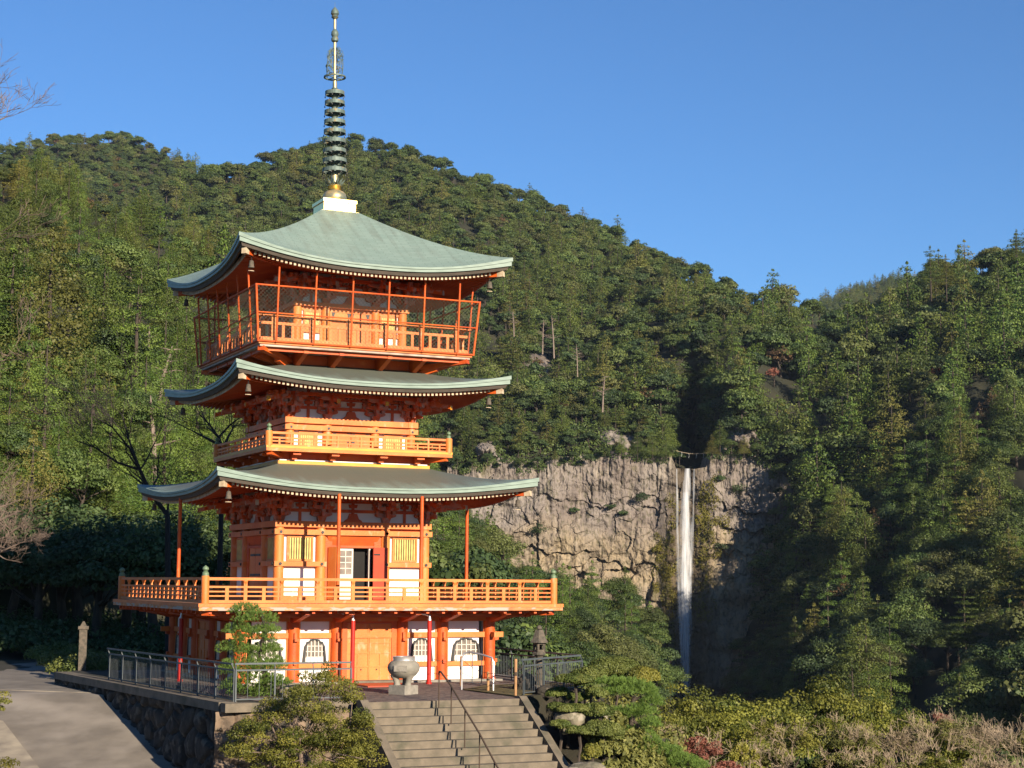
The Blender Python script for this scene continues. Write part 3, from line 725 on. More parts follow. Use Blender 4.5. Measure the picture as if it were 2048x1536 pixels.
# rotated so the lean reads to the left in the picture
b = MB(); b.lathe([(.34, 0), (.43, .08), (.455, .2), (.42, .33), (.33, .43), (.22, .48), (.19, .52)], n=24); b.build('inverted_bowl', M['goldpole'], sp0, True)
b = MB(); b.lathe([(.24, .50), (.27, .54), (.2, .58), (.28, .64), (.26, .68)], n=20); b.build('gold_collar', M['gold'], sp0, True)
b = MB()
for i in range(12):
    t = 2*math.pi*i/12; c, s = math.cos(t), math.sin(t); c2, s2 = math.cos(t+.2), math.sin(t+.2); c3_, s3 = math.cos(t-.2), math.sin(t-.2)
    b.add([(c3_*.16, s3*.16, .68), (c2*.16, s2*.16, .68), (c2*.31, s2*.31, .80), (c3_*.31, s3*.31, .80), (c*.42, s*.42, .92), (c*.30, s*.30, .72)], [(0, 1, 2, 3), (3, 2, 4), (0, 3, 5), (5, 2, 1), (5, 3, 4), (5, 4, 2)])
b.build('lotus_petals', M['bronze'], sp0)
b = MB(); b.lathe([(.13, .6), (.13, 1.2), (.085, 1.35), (.08, 4.6), (.06, 4.8), (.055, 6.9), (.05, 7.25)], n=14); b.build('spire_pole', M['goldpole'], sp0, True)
for i in range(9):
    z = 1.25+i*.372; r = .46-.012*i
    b = MB(); vs = []; N = 24
    for k_, (rr, zz) in enumerate(((r, z-.07), (r, z+.07), (r-.03, z+.07), (r-.03, z-.07))):
        for j in range(N): t = 2*math.pi*j/N; vs.append((math.cos(t)*rr, math.sin(t)*rr, zz))
    b.add(vs, [(a_*N+j, a_*N+(j+1) % N, ((a_+1) % 4)*N+(j+1) % N, ((a_+1) % 4)*N+j) for a_ in range(4) for j in range(N)])
    for j in range(8):
        t = 2*math.pi*j/8+.2; b.bar((0, 0, z-.03), (math.cos(t)*(r-.02), math.sin(t)*(r-.02), z-.03), .05, .07)
    b.lathe([(.14, -.11), (.15, .11)], (0, 0, z), 12)
    b.lathe([(.10, .11), (.12, .2)], (0, 0, z), 12)
    ro_ = b.build('spire_ring', M['bronze'], sp0)
    b = MB()
    for j in range(8):
        t = 2*math.pi*j/8+.2; b.lathe([(.006, 0), (.016, -.02), (.022, -.07), (.026, -.08)], (math.cos(t)*(r+.01), math.sin(t)*(r+.01), z-.08), 6)
    b.build('ring_bells', M['dark'], ro_)
b = MB(); vs = []; N = 28
for rr, zz in ((.42, 4.83), (.42, 4.88), (.36, 4.88), (.36, 4.83)):
    for j in range(N): t = 2*math.pi*j/N; vs.append((math.cos(t)*rr, math.sin(t)*rr, zz))
b.add(vs, [(a_*N+j, a_*N+(j+1) % N, ((a_+1) % 4)*N+(j+1) % N, ((a_+1) % 4)*N+j) for a_ in range(4) for j in range(N)])
for j in range(4): t = math.pi/2*j+.4; b.bar((0, 0, 4.85), (math.cos(t)*.4, math.sin(t)*.4, 4.85), .03, .03)
b.build('flame_ring', M['bronze'], sp0)
b = MB()   # openwork water-flame plates
rr_ = random.Random(3)
for j in range(4):
    t = math.pi/2*j+.5
    for q in range(44):
        z = 4.93+rr_.random()*1.0; wmax = .42*math.sqrt(max(0, 1-((z-5.35)/.72)**2)); r = .06+rr_.random()*(wmax-.04 if wmax > .1 else .05)
        a0 = rr_.random()*6.28; L_ = .07+.06*rr_.random(); pts = []
        for e_ in range(5):
            an = a0+e_*.9; pts.append((math.cos(t)*(r+math.cos(an)*L_*.5), math.sin(t)*(r+math.cos(an)*L_*.5), z+math.sin(an)*L_*.5+e_*.012))
        b.tube(pts, .011, 4)
    edge = [(math.cos(t)*.42*math.sin(math.pi*(.30+.70*e_/10))**.55 if e_ < 10 else 0., math.sin(t)*.42*math.sin(math.pi*(.30+.70*e_/10))**.55 if e_ < 10 else 0., 4.92+e_*.112) for e_ in range(11)]
    b.tube(edge, .012, 4)
b.build('water_flame', M['bronze'], sp0)
b = MB(); b.lathe([(.05, 6.2), (.13, 6.26), (.14, 6.36), (.1, 6.42), (.145, 6.5), (.13, 6.62), (.06, 6.72)], n=14); b.build('dragon_jewel', M['bronze'], sp0, True)
b = MB(); b.lathe([(.05, 7.1), (.14, 7.2), (.10, 7.24), (.155, 7.32), (.14, 7.44), (.07, 7.53), (.01, 7.60)], n=14)
b.cyl((0, 0, 7.58), (0, 0, 7.78), .006, n=5)
b.build('jewel', M['bronze'], sp0, True)

# red rain pipes with bent metal heads, parts of the tower
for s, y, zb_ in ((-.98, -5.6, 0), (1.7, -5.75, 0), (-5.75, -1.6, 0)):
    b = MB(); b.lathe([(.10, zb_), (.10, zb_+.06), (.075, zb_+.07), (.075, 2.12)], (s, y, 0), 12); po = b.build('rain_pipe', M['red'], tower, True)
    b = MB(); b.lathe([(.075, 2.12), (.04, 2.24), (.035, 2.3)], (s, y, 0), 10)
    dx, dy = (-.5, .1) if y < -5 else (.1, .5)
    if y > -5: dx, dy = .7, .05
    b.tube([(s, y, 2.26), (s+dx*.3, y+dy*.3, 2.33), (s+dx, y+dy, 2.36), (s+dx, y+dy, 2.47)], .03, 8); b.build('pipe_elbow', M['steel'], po, True)

# wind bells under the eave corners
def bell(loc, label):
    t = empty('wind_bell', loc); t.rotation_euler = (0, 0, AL)
    tag(t, label, 'wind bell', 'wind bells hanging at the eave corners')
    b = MB(); b.lathe([(.03, -.16), (.075, -.19), (.085, -.30), (.10, -.40), (.115, -.42), (.1, -.425), (.02, -.42)], n=12); b.build('bell_body', M['lanternstone'], t, True)
    b = MB(); b.cyl((0, 0, .04), (0, 0, -.18), .014, n=6); b.cyl((0, 0, -.4), (0, 0, -.50), .008, n=5); b.build('hanger', M['dark'], t)
    b = MB(); b.polyz([(-.10, 0), (-.05, -.03), (.05, -.03), (.10, 0), (.05, .03), (-.05, .03)], -.53, -.51); b.build('clapper_plate', M['tip'], t)
ca, sa = math.cos(AL), math.sin(AL)
for lev, (a_, zf) in {'lowest': (5.22, zs1), 'middle': (4.42, zs2), 'top': (4.42, zs3)}.items():
    for (sx, sy), wh in {(-1, -1): 'nearest corner', (1, -1): 'right corner', (-1, 1): 'rear left corner'}.items():
        s, t_ = sx*a_, sy*a_
        bell((-6.7016+s*ca-t_*sa, 62+s*sa+t_*ca, zf(a_, a_)-.16), 'small bronze wind bell hanging under the %s of the %s roof' % (wh, lev))
# ================================================================ site round the tower
TX, TY = -6.7016, 62.0
def bw(s, t, z=0.): return (TX+s*ca-t*sa, TY+s*sa+t*ca, z)
def sstep(x, a, b): t = min(1, max(0, (x-a)/(b-a))); return t*t*(3-2*t)
def pathz(y):
    if y >= 58: return -.5+.004*(y-58)
    return max(-.5-.25*(58-y), -4.4)
def G(x, y):
    left = pathz(y)
    right = -.4-.50*min(9, max(0, 51-y))-.9*min(5, max(0, x-3.2))-.06*max(0, x-2)-.12*max(0, y-57)-.3*max(0, y-125)
    right = max(right, -76)
    z = left+(right-left)*sstep(x, -4, 2.2)
    if y < 30: z = z+(1.5-z)*sstep(-y, -30, -10)
    if x < -20: z += .06*(-20-x)
    return z
xs = np.concatenate([np.arange(-120, -30, 6), np.arange(-30, 30, 1.0), np.arange(30, 200, 6)]); ys = np.concatenate([np.arange(-30, 36, 3), np.arange(36, 80, 1.0), np.arange(80, 330, 6)])
def nz_(x, y, s=1.): return noise.fractal(Vector((x*s, y*s, 3.1)), 1.0, 2.0, 4)
V = [(x, y, G(x, y)+.12*nz_(x, y, .35)-(.35 if (x > -11.5 and 47.5 < y < 70 and x < 3) else .10)) for y in ys for x in xs]
nx = len(xs); F = [(j*nx+i, j*nx+i+1, (j+1)*nx+i+1, (j+1)*nx+i) for j in range(len(ys)-1) for i in range(nx-1)]
mb = MB(); mb.add(V, F); tag(mb.build('ground', M['soil'], smooth=True), kind='structure')
mb = MB(); mb.add([(-2400, -300, -80), (2400, -300, -80), (2400, 4300, -80), (-2400, 4300, -80)], [(0, 1, 2, 3)]); tag(mb.build('valley_floor', M['soil']), kind='structure')

# path: sloping asphalt lane
WD = np.array([-13.76+7.84, 58.56-48.19]); WD = WD/np.linalg.norm(WD); WN = np.array([-WD[1], WD[0]])  # along wall, outward (left)
W0 = np.array([-7.84, 48.19])+WN*.42
def wall_x(y): return W0[0]+WD[0]*(y-W0[1])/WD[1]
V = []; rows = np.concatenate([np.arange(34, 58, .5), np.arange(58, 130, 3)]); NC = 16
for y in rows:
    if y < 57.5: xr = wall_x(y)+.6; xl = xr-4.7-(max(0, y-55)*1.2)
    else: xr = -13.9-(y-57.5)*.37+.3; xl = xr-7-(y-57.5)*.55
    for i in range(NC+1): x = xl+(xr-xl)*i/NC; V.append((x, y, pathz(y)+.03))
F = [(j*(NC+1)+i, j*(NC+1)+i+1, (j+1)*(NC+1)+i+1, (j+1)*(NC+1)+i) for j in range(len(rows)-1) for i in range(NC)]
mb = MB(); mb.add(V, F); tag(mb.build('path', M['asphalt'], smooth=True), kind='structure')
# pale kerb strip on its left edge, drain across
mb = MB(); V = []
for y in np.arange(40, 57.6, .5):
    xr = wall_x(y)+.6-4.7-(max(0, y-55)*1.2)
    for dx, dz in ((-1.3, .05), (-1.3, .14), (.05, .14), (.05, .02)): V.append((xr+dx, y, pathz(y)+dz))
n_ = len(V)//4; mb.add(V, [(4*i+j, 4*i+j+1, 4*i+5+j, 4*i+4+j) for i in range(n_-1) for j in range(3)]+[(0, 1, 2, 3)])
tag(mb.build('kerb', M['kerb']), kind='structure')
mb = MB(); mb.bar((-21.5, 61.6, pathz(61)+.034), (-14.3, 58.9, pathz(59)+.036), .22, .02); tag(mb.build('path_drain', M['kerb']), kind='structure')

# plaza: paving on a raised block
def pave_mat():
    m_ = mat('stone_paving', (.20, .14, .11), .85, (.12, .09, .075), 3.0, 0)
    n = m_.node_tree.nodes; L = m_.node_tree.links; b = n['Principled BSDF']
    vo = n.new('ShaderNodeTexVoronoi'); vo.feature = 'DISTANCE_TO_EDGE'; vo.inputs['Scale'].default_value = 5.5
    vc = n.new('ShaderNodeTexVoronoi'); vc.inputs['Scale'].default_value = 5.5
    tc = n.new('ShaderNodeTexCoord'); L.new(tc.outputs['Object'], vo.inputs[0]); L.new(tc.outputs['Object'], vc.inputs[0])
    rp = n.new('ShaderNodeValToRGB'); e = rp.color_ramp.elements; e[0].color = (.09, .06, .05, 1); e[1].color = (.21, .155, .12, 1); e.new(.5).color = (.15, .11, .09, 1)
    sx = n.new('ShaderNodeSeparateColor'); L.new(vc.outputs['Color'], sx.inputs[0]); L.new(sx.outputs[0], rp.inputs[0])
    mr = n.new('ShaderNodeMapRange'); mr.inputs[1].default_value = .0; mr.inputs[2].default_value = .07; L.new(vo.outputs[0], mr.inputs[0])
    mx = n.new('ShaderNodeMix'); mx.data_type = 'RGBA'; mx.inputs[6].default_value = (.07, .06, .05, 1); L.new(rp.outputs[0], mx.inputs[7]); L.new(mr.outputs[0], mx.inputs[0])
    L.new(mx.outputs[2], b.inputs['Base Color'])
    bp = n.new('ShaderNodeBump'); bp.inputs['Strength'].default_value = .5; bp.inputs['Distance'].default_value = .02; L.new(mr.outputs[0], bp.inputs['Height']); L.new(bp.outputs[0], b.inputs['Normal'])
    return m_
M['pave'] = pave_mat()
P1_ = (-7.84, 48.19); P2_ = (-16.5, 63.4)
outline = [P1_, bw(-3.36, -12.15)[:2], bw(-3.36, -13.24)[:2], bw(1.78, -13.24)[:2], (.55, 51.9), (2.45, 55.6), (-1.6, 64.5), (-4, 76), (-17, 76), P2_]
mb = MB(); mb.polyz(outline, -6, -.02); tag(mb.build('plaza_mound', M['soil']), kind='structure')
mb = MB(); mb.polyz([bw(*q)[:2] for q in ((-6.0, -11.9), (-3.3, -12.0), (-3.3, -13.2), (1.7, -13.2), (1.5, -9), (3.2, -7.4), (6.4, -7), (6.6, 0), (5, 6), (-6.4, 6), (-6.4, -8.4))], -.018, .0); tag(mb.build('paving', M['pave']), kind='structure')
mb = MB(); mb.polyz([bw(*q)[:2] for q in ((1.78, -13.1), (1.55, -9), (3.1, -7.3), (6.2, -6.6), (5.4, -9.1), (2.2, -11.9))], -.02, .03); tag(mb.build('moss_ground', M['moss']), kind='structure')

# stone retaining wall: fitted boulders as relief, capped with a concrete kerb
def stone_face(p0, p1, ztop, zbot, cell, seed, push, mb):
    r = np.random.default_rng(seed); p0 = np.array(p0); p1 = np.array(p1); L_ = np.linalg.norm(p1-p0); d = (p1-p0)/L_; n = np.array([-d[1], d[0]])*push
    nu = int(L_/.06); H = ztop-zbot; nv = int(H/.06)
    ns = int(L_*H/cell**2)+4; S = r.random((ns, 2))*np.array([L_+1, H+.6])-np.array([.5, .3]); hh = r.random(ns)*.14
    uu, vv = np.meshgrid(np.linspace(0, L_, nu), np.linspace(0, H, nv)); Q = np.stack([uu.ravel(), vv.ravel()], 1)
    Dm = np.sqrt((((Q[:, None]-S[None])*np.array([1, 1.25]))**2).sum(-1)); o = np.argsort(Dm, 1)[:, :2]
    d1 = np.take_along_axis(Dm, o[:, :1], 1)[:, 0]; d2 = np.take_along_axis(Dm, o[:, 1:2], 1)[:, 0]
    e = np.clip((d2-d1)/.22, 0, 1); bulge = hh[o[:, 0]]+.16*np.sqrt(e)-.04*(d1/cell)
    V = []
    for (u_, v_), b_ in zip(Q, bulge):
        q = p0+d*u_+n*(b_+.10*(1-v_/H)+.05*noise.noise(Vector((u_*3, v_*3, seed)))); V.append((q[0], q[1], zbot+v_))
    mb.add(V, [(j*nu+i, j*nu+i+1, (j+1)*nu+i+1, (j+1)*nu+i) for j in range(nv-1) for i in range(nu-1)])
M['rock_sun_tone'] = mat('wall_rock_sun_tone', (.30, .21, .14), .95, (.16, .12, .085), 2.5, .7, 8, c3=(.10, .085, .06), c3t=(.52, .62), c3s=3)  # same wall stone, sunlight painted in as a lighter, warmer colour
rw = empty('retaining_wall', (W0[0], W0[1], -3)); tag(rw, 'rough stone retaining wall in shade beside the sloping path, concrete kerb on top', 'stone wall')
mb = MB(); a0 = W0-WD*0; a1 = W0+WD*17.8
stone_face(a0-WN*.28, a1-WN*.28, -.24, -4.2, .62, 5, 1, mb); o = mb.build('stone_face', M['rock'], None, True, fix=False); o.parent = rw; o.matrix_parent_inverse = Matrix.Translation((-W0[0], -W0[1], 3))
mb = MB(); f0 = np.array(bw(-3.30, -12.4)[:2]); stone_face(f0, (a0[0]-WN[0]*.2-.25, a0[1]-WN[1]*.2-.10), -.24, -4.6, .7, 9, 1, mb); o = mb.build('stone_face', M['rock_sun_tone'], None, True); o.parent = rw; o.matrix_parent_inverse = Matrix.Translation((-W0[0], -W0[1], 3))
mb = MB()
def seg(p, q, w_, z0, z1):
    p = np.array(p); q = np.array(q); d = (q-p)/np.linalg.norm(q-p); n = np.array([-d[1], d[0]])*w_/2
    mb.polyz([tuple(p-n), tuple(q-n), tuple(q+n), tuple(p+n)], z0, z1)
seg(np.array(P1_)+WN*.10, np.array(P1_)+WN*.10+WD*17.6, .55, -.24, .012)
seg(np.array(P1_)+WN*.36-WD*.30, bw(-3.40, -12.24)[:2], .44, -.24, .010)
o = mb.build('concrete_kerb', M['concrete'], None); o.parent = rw; o.matrix_parent_inverse = Matrix.Translation((-W0[0], -W0[1], 3))
# rough bank wall right of the stairs
rb = MB(); stone_face((3.6, 46.9), (2.1, 49.6), -1.7, -4.4, .8, 12, 1, rb); stone_face((4.8, 52.2), (2.2, 49.8), -1.25, -3.2, .7, 13, 1, rb)
tag(rb.build('stone_bank', M['rock'], None, True), 'rocky bank beside the right edge of the concrete stairs', 'stone bank')

# ---------------------------------------------------------------- stairs (steps going down towards the viewer)
st_ = empty('concrete_stairs', bw(-.84, -13.24), AL); tag(st_, 'wide weathered concrete staircase with sloping side kerbs leading up to the pagoda', 'stairs')
mb = MB(); NS = 18; run, rise = .318, .198
for i in range(NS):
    y0 = -run*i; ztop = -rise*i
    mb.bb(-2.36, 2.36, y0-run, y0+.02 if i else y0+.0, ztop-rise-.3, ztop-rise)
    mb.bb(-2.36, 2.36, y0-run-.0, y0-.0, ztop-rise-.0, ztop-rise+.004)
mb2 = MB()
for i in range(NS):
    y0 = -run*i; zt = -rise*(i)
    mb2.bb(-2.38, 2.38, y0-run-.012, y0+.35, zt-rise-.5, zt-rise)
mb2.bb(-2.38, 2.38, -.02, .35, -.5, -.002)
mb2.build('steps', M['concrete'], st_)
for sg in (-1, 1):
    L_ = run*NS; b = MB(); x0, x1 = sg*2.38, sg*2.62
    pr = [(0.0+.3, .06), (.02, .07), (-L_, -rise*NS+.07), (-L_, -rise*NS-1.0), (.3, -1.2)]
    vs = [(x0, y, z) for y, z in pr]+[(x1, y, z) for y, z in pr]; n_ = len(pr)
    b.add(vs, [tuple(range(n_)), tuple(range(n_, 2*n_))[::-1]]+[(i, (i+1) % n_, n_+(i+1) % n_, n_+i) for i in range(n_)])
    b.build('side_kerb', M['concrete'], st_, fix=True)
# handrail down the middle
hr = empty('stair_handrail', bw(-1.12, -13.42), AL); tag(hr, 'thin dark metal handrail running down the middle of the staircase', 'handrail')
pp = [(0, 0), (-.92, -.39), (-1.9, -.97), (-2.92, -1.55), (-3.9, -2.2), (-4.9, -2.8)]
b = MB(); b.tube([(0, y, z+.84) for y, z in ((.02, -.06), (-.04, 0), (-.12, .0))]+[(0, y, z+.86) for y, z in pp[1:]], .026, 8); b.build('rail', M['rope'], hr, True)
for y, z in pp:
    b = MB(); b.cyl((0, y, z-.2), (0, y, z+.86), .02, n=8); b.build('post', M['rope'], hr)
# bent tube rail at the top of the stairs
ht = empty('hoop_rail', bw(-.2, -9.2), AL); tag(ht, 'grey hoop-shaped tube rail standing in front of the right windows', 'rail')
b = MB(); b.tube([(1.75, .3, -.02), (1.75, .3, .98), (1.8, .28, 1.14), (1.95, .15, 1.2), (2.15, -.5, 1.12), (2.3, -.8, 1.05), (2.33, -.85, .92), (2.33, -.85, 0)], .03, 8); b.build('hoop', M['steel'], ht, True)
b = MB()
for k in range(1, 4): x = 1.78+.5*k/3.; y = .3-1.1*k/3; b.cyl((x, y, .25), (x, y, 1.16-.03*k), .014, n=6)
b.tube([(1.76, .3, .25), (2.33, -.85, .2)], .014, 6); b.build('hoop_bars', M['grey_metal'], ht)

# ---------------------------------------------------------------- railings round the plaza
def fence(p, q, z0, z1, label, n_post, rail2=True, lean=0.0, mt='grey_metal', H=1.06, gap=.135):
    p = np.array(p, float); q = np.array(q, float); L_ = np.linalg.norm(q-p); ang = math.atan2(q[1]-p[1], q[0]-p[0])
    f = empty('metal_fence', (p[0], p[1], z0), ang); tag(f, label, 'fence', 'grey metal fences round the plaza')
    dz = z1-z0; Z = lambda x: dz*x/L_
    for i in range(n_post):
        x = L_*i/(n_post-1); b = MB(); b.bb(x-.022, x+.022, -.022, .022, Z(x), Z(x)+H-.16); b.bar((x, 0, Z(x)+H-.17), (x, .07, Z(x)+H-.02), .022, .03); b.build('fence_post', M[mt], f)
    b = MB(); b.bar((-.02, .07, H), (L_+.02, .07, dz+H), .055, .05); b.build('hand_rail', M[mt], f)
    b = MB(); b.bar((0, 0, H-.18), (L_, 0, dz+H-.18), .04, .045); b.bar((0, 0, .07), (L_, 0, dz+.07), .035, .035); b.build('cross_rail', M[mt], f)
    b = MB(); n_ = int(L_/gap)
    for i in range(1, n_): x = L_*i/n_; b.bb(x-.006, x+.006, -.006, .006, Z(x)+.08, Z(x)+H-.19)
    b.build('fence_bars', M[mt], f)
    return f
fence((-7.80, 48.28), (-13.8, 58.75), .01, .0, 'long grey metal fence on the stone wall along the path, left of the pagoda', 9)
fence((-7.74, 48.24), (-4.62, 49.62), .01, .01, 'short grey metal fence behind the foreground bush, in front of the small pine', 4, gap=.33)
fence((.42, 52.2), (2.35, 55.7), .0, .0, 'grey metal fence in front of the stone lantern', 4)
fence((2.35, 55.75), (-.7, 62.2), .0, .0, 'dark metal fence behind the stone lantern', 5, gap=.13)

# ---------------------------------------------------------------- rope barrier with wooden posts
rpts = []
for i, (px_, py_, lab) in enumerate(((922, 1372, 'wooden rope post nearest the hoop rail'), (976, 1383, 'wooden rope post in the middle of the mossy patch'), (1031, 1393, 'wooden rope post nearest the grey fence'))):
    u = ((px_-1024)*cr+(py_-768)*sr)/FPX; v = (-(px_-1024)*sr+(py_-768)*cr)/FPX
    D_ = -CAMZ/((sp-v*cp)/(cp+v*sp)); x_ = u/(cp+v*sp)*D_
    t = empty('rope_post', (x_, D_, 0)); tag(t, lab, 'post', 'wooden posts of the rope barrier')
    H_ = (.98, .62, 1.12)[i]
    b = MB(); b.lathe([(.042, 0), (.045, H_-.02), (.03, H_)], n=10); b.build('post', M['wood'], t, True); rpts.append((x_, D_, H_))
    b = MB(); b.lathe([(.05, H_*.55), (.055, H_*.6), (.05, H_*.65)], n=8); b.build('rope_knot', M['rope'], t)
for zf, lab in ((.9, 'upper thin rope strung between the wooden posts'), (.45, 'lower thin rope strung between the wooden posts')):
    b = MB()
    A_ = [(-1.9, 53.7, zf)]+[(x, y, min(zf, h-.05)) for x, y, h in rpts]+[(.42, 52.2, zf)]
    A_ = [(rpts[0][0]-.9, rpts[0][1]-.6, zf)]+A_[1:]
    for (x0, y0, z0), (x1, y1, z1) in zip(A_[:-1], A_[1:]):
        b.tube([(x0+(x1-x0)*k/6, y0+(y1-y0)*k/6, z0+(z1-z0)*k/6-.10*math.sin(math.pi*k/6)) for k in range(7)], .008, 5)
    tag(b.build('barrier_rope', M['rope']), lab, 'rope', 'ropes of the barrier')

# ---------------------------------------------------------------- incense urn on a plinth
ux, uy, _ = bw(-.98, -10.25); un = empty('incense_urn', (ux, uy, 0), AL+.5); tag(un, 'large round stone incense urn with polished rim on three short legs, on a stone plinth', 'incense urn')
b = MB(); b.box((0, 0, .13), (.64, .64, .27)); b.box((0, 0, .265), (.60, .60, .02)); b.build('plinth', M['stone'], un)
b = MB()
for k in range(3):
    t = 2*math.pi*k/3+.4; b.tube([(math.cos(t)*.20, math.sin(t)*.20, .27), (math.cos(t)*.21, math.sin(t)*.21, .36), (math.cos(t)*.24, math.sin(t)*.24, .47), (math.cos(t)*.28, math.sin(t)*.28, .60)], [.115, .09, .10, .15], 12)
b.build('urn_legs', M['urnstone'], un, True)
b = MB(); b.lathe([(.10, .47), (.24, .49), (.38, .57), (.475, .70), (.50, .80), (.475, .90), (.40, .985), (.33, 1.01), (.34, 1.05), (.29, 1.05), (.28, .98), (.05, .96)], n=32); b.build('urn_bowl', M['urnstone'], un, True)
b = MB(); b.lathe([(.325, 1.0), (.345, 1.02), (.345, 1.11), (.36, 1.135), (.33, 1.14), (.30, 1.12), (.30, 1.0)], n=32); b.build('steel_rim', M['steel'], un, True)
b = MB(); b.M = Matrix.Rotation(R(-62), 4, 'Z'); b.bb(-.20, .20, -.49, -.43, .70, .88); b.build('inscription_panel', M['stone'], un)
mt_ = MB(); mt_.polyz([bw(*q)[:2] for q in ((-.9, -6.9), (.75, -6.9), (.75, -5.3), (-.9, -5.3))], .004, .05); tag(mt_.build('door_mat', M['redlead']), 'dark red mat laid before the big orange doors', 'mat')
mt2 = MB(); mt2.polyz([bw(*q)[:2] for q in ((-1.1, -5.35), (1.1, -5.35), (1.1, -4.9), (-1.1, -4.9))], .003, .12); tag(mt2.build('threshold_stone', M['concrete']), 'low concrete threshold step below the big orange doors', 'step')

# ---------------------------------------------------------------- stone lantern
ln = empty('stone_lantern', (.92, 54.0, 0), AL); ln.scale = (.86, .86, .94); tag(ln, 'tall weathered stone lantern standing behind the grey fence', 'stone lantern')
b = MB(); b.lathe([(.30, 0), (.30, .10), (.24, .16), (.17, .22)], n=8); b.build('base', M['lanternstone'], ln)
b = MB(); b.lathe([(.13, .2), (.115, .55), (.15, .6), (.115, .66), (.115, 1.12), (.15, 1.17)], n=14); b.build('shaft', M['lanternstone'], ln, True)
b = MB(); b.lathe([(.14, 1.16), (.245, 1.22), (.25, 1.29), (.19, 1.33)], n=8); b.build('platform', M['lanternstone'], ln)
b = MB()
for k in range(4):
    q = Matrix.Rotation(k*math.pi/2, 4, 'Z'); b.M = q; b.bb(-.175, -.08, -.175, -.13, 1.32, 1.62); b.bb(.08, .175, -.175, -.13, 1.32, 1.62); b.bb(-.08, .08, -.175, -.13, 1.32, 1.39); b.bb(-.08, .08, -.175, -.13, 1.56, 1.62)
b.M = None; b.bb(-.11, .11, -.11, .11, 1.32, 1.36); b.build('light_box', M['lanternstone'], ln)
b = MB(); b.lathe([(.36, 1.62), (.35, 1.66), (.27, 1.76), (.21, 1.92), (.17, 2.03), (.16, 2.05)], n=6); b.build('cap', M['lanternstone'], ln)
b = MB(); b.lathe([(.06, 2.05), (.11, 2.09), (.10, 2.15), (.03, 2.20)], n=10); b.build('finial', M['lanternstone'], ln, True)

# boulders on the moss patch
def boulder(x, y, z, r, seed, label, sq=.7, mt='rock', name='boulder'):
    import bmesh
    bm = bmesh.new(); bmesh.ops.create_icosphere(bm, subdivisions=4, radius=1)
    for v in bm.verts:
        n = noise.fractal(v.co*1.1+Vector((seed*7.7, 0, 0)), 1, 2, 5); c = noise.noise(v.co*2.1+Vector((seed*3.3, 5, 0)))
        v.co *= (1+.30*n+.14*round(c*3)/3); v.co = Vector((v.co.x*r, v.co.y*r*.85, v.co.z*r*sq))
    me = bpy.data.meshes.new(name); bm.to_mesh(me); bm.free(); me.materials.append(M[mt]); me.polygons.foreach_set('use_smooth', [True]*len(me.polygons))
    o = bpy.data.objects.new(name, me); COL.objects.link(o); o.location = (x, y, z); tag(o, label, 'rock'); return o
M['palerock'] = mat('pale_rock', (.30, .25, .17), .95, (.15, .14, .09), 3, .7, 9, c3=(.38, .33, .25), c3t=(.55, .65), c3s=4)  # paler stone colour for the boulders
boulder(.55, 54.6, .12, .42, 1, 'dark boulder on the moss in front of the stone lantern', .9)
boulder(1.1, 52.9, .05, .3, 2, 'small boulder against the foot of the grey fence')
boulder(2.05, 46.6, -2.25, .85, 3, 'big pale mossy boulder beside the lower right edge of the stairs', .9, 'palerock')
boulder(1.72, 49.7, -.55, .42, 4, 'blocky grey boulder at the top right corner of the stairs', .8, 'palerock')
boulder(2.6, 50.4, -.65, .40, 5, 'pale boulder under the clipped shrubs by the stair top', .8, 'palerock')
boulder(3.9, 47.3, -2.9, .7, 6, 'half-hidden boulder under the spreading pine', .8)

# stone marker pillars by the path
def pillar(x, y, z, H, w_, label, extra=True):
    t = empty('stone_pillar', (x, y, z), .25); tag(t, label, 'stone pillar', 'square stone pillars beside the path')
    b = MB(); b.bb(-w_/2, w_/2, -w_/2, w_/2, -.2, H); b.build('shaft', M['lanternstone'], t)  # dark lantern stone used so the pillar's shade lies in its colour
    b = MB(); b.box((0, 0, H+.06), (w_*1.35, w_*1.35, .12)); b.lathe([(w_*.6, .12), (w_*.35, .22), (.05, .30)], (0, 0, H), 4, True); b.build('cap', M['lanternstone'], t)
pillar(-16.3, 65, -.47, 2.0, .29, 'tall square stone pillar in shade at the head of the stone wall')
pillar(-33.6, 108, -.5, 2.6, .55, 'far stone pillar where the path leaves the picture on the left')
bx = empty('waste_bin', bw(-3.55, 3.5)[:2]+(11.5,), AL); tag(bx, 'dark blue bin standing in the back left corner of the top balcony', 'bin')
b = MB(); b.box((0, 0, .32), (.36, .36, .64), taper=.85); b.build('bin_body', M['bin'], bx); b = MB(); b.box((0, 0, .67), (.40, .40, .06)); b.build('bin_lid', M['dark'], bx)
# ================================================================ foliage builders
def fast_mesh(name, V, nv, mats, tint=None, mi=None):
    """V: (n*nv,3) vertices, n faces of nv corners"""
    n = len(V)//nv; me = bpy.data.meshes.new(name); me.vertices.add(len(V)); me.vertices.foreach_set('co', V.astype(np.float32).ravel())
    me.loops.add(len(V)); me.loops.foreach_set('vertex_index', np.arange(len(V), dtype=np.int32))
    me.polygons.add(n); me.polygons.foreach_set('loop_start', np.arange(0, len(V), nv, dtype=np.int32)); me.polygons.foreach_set('loop_total', np.full(n, nv, dtype=np.int32))
    for m_ in (mats if isinstance(mats, (list, tuple)) else [mats]): me.materials.append(m_)
    if mi is not None: me.polygons.foreach_set('material_index', mi)
    if tint is not None:
        a = me.attributes.new('tint', 'FLOAT', 'POINT'); a.data.foreach_set('value', np.repeat(tint, nv).astype(np.float32))
    me.update(calc_edges=True); return me
def unit(a): return a/np.maximum(np.linalg.norm(a, axis=-1, keepdims=True), 1e-9)
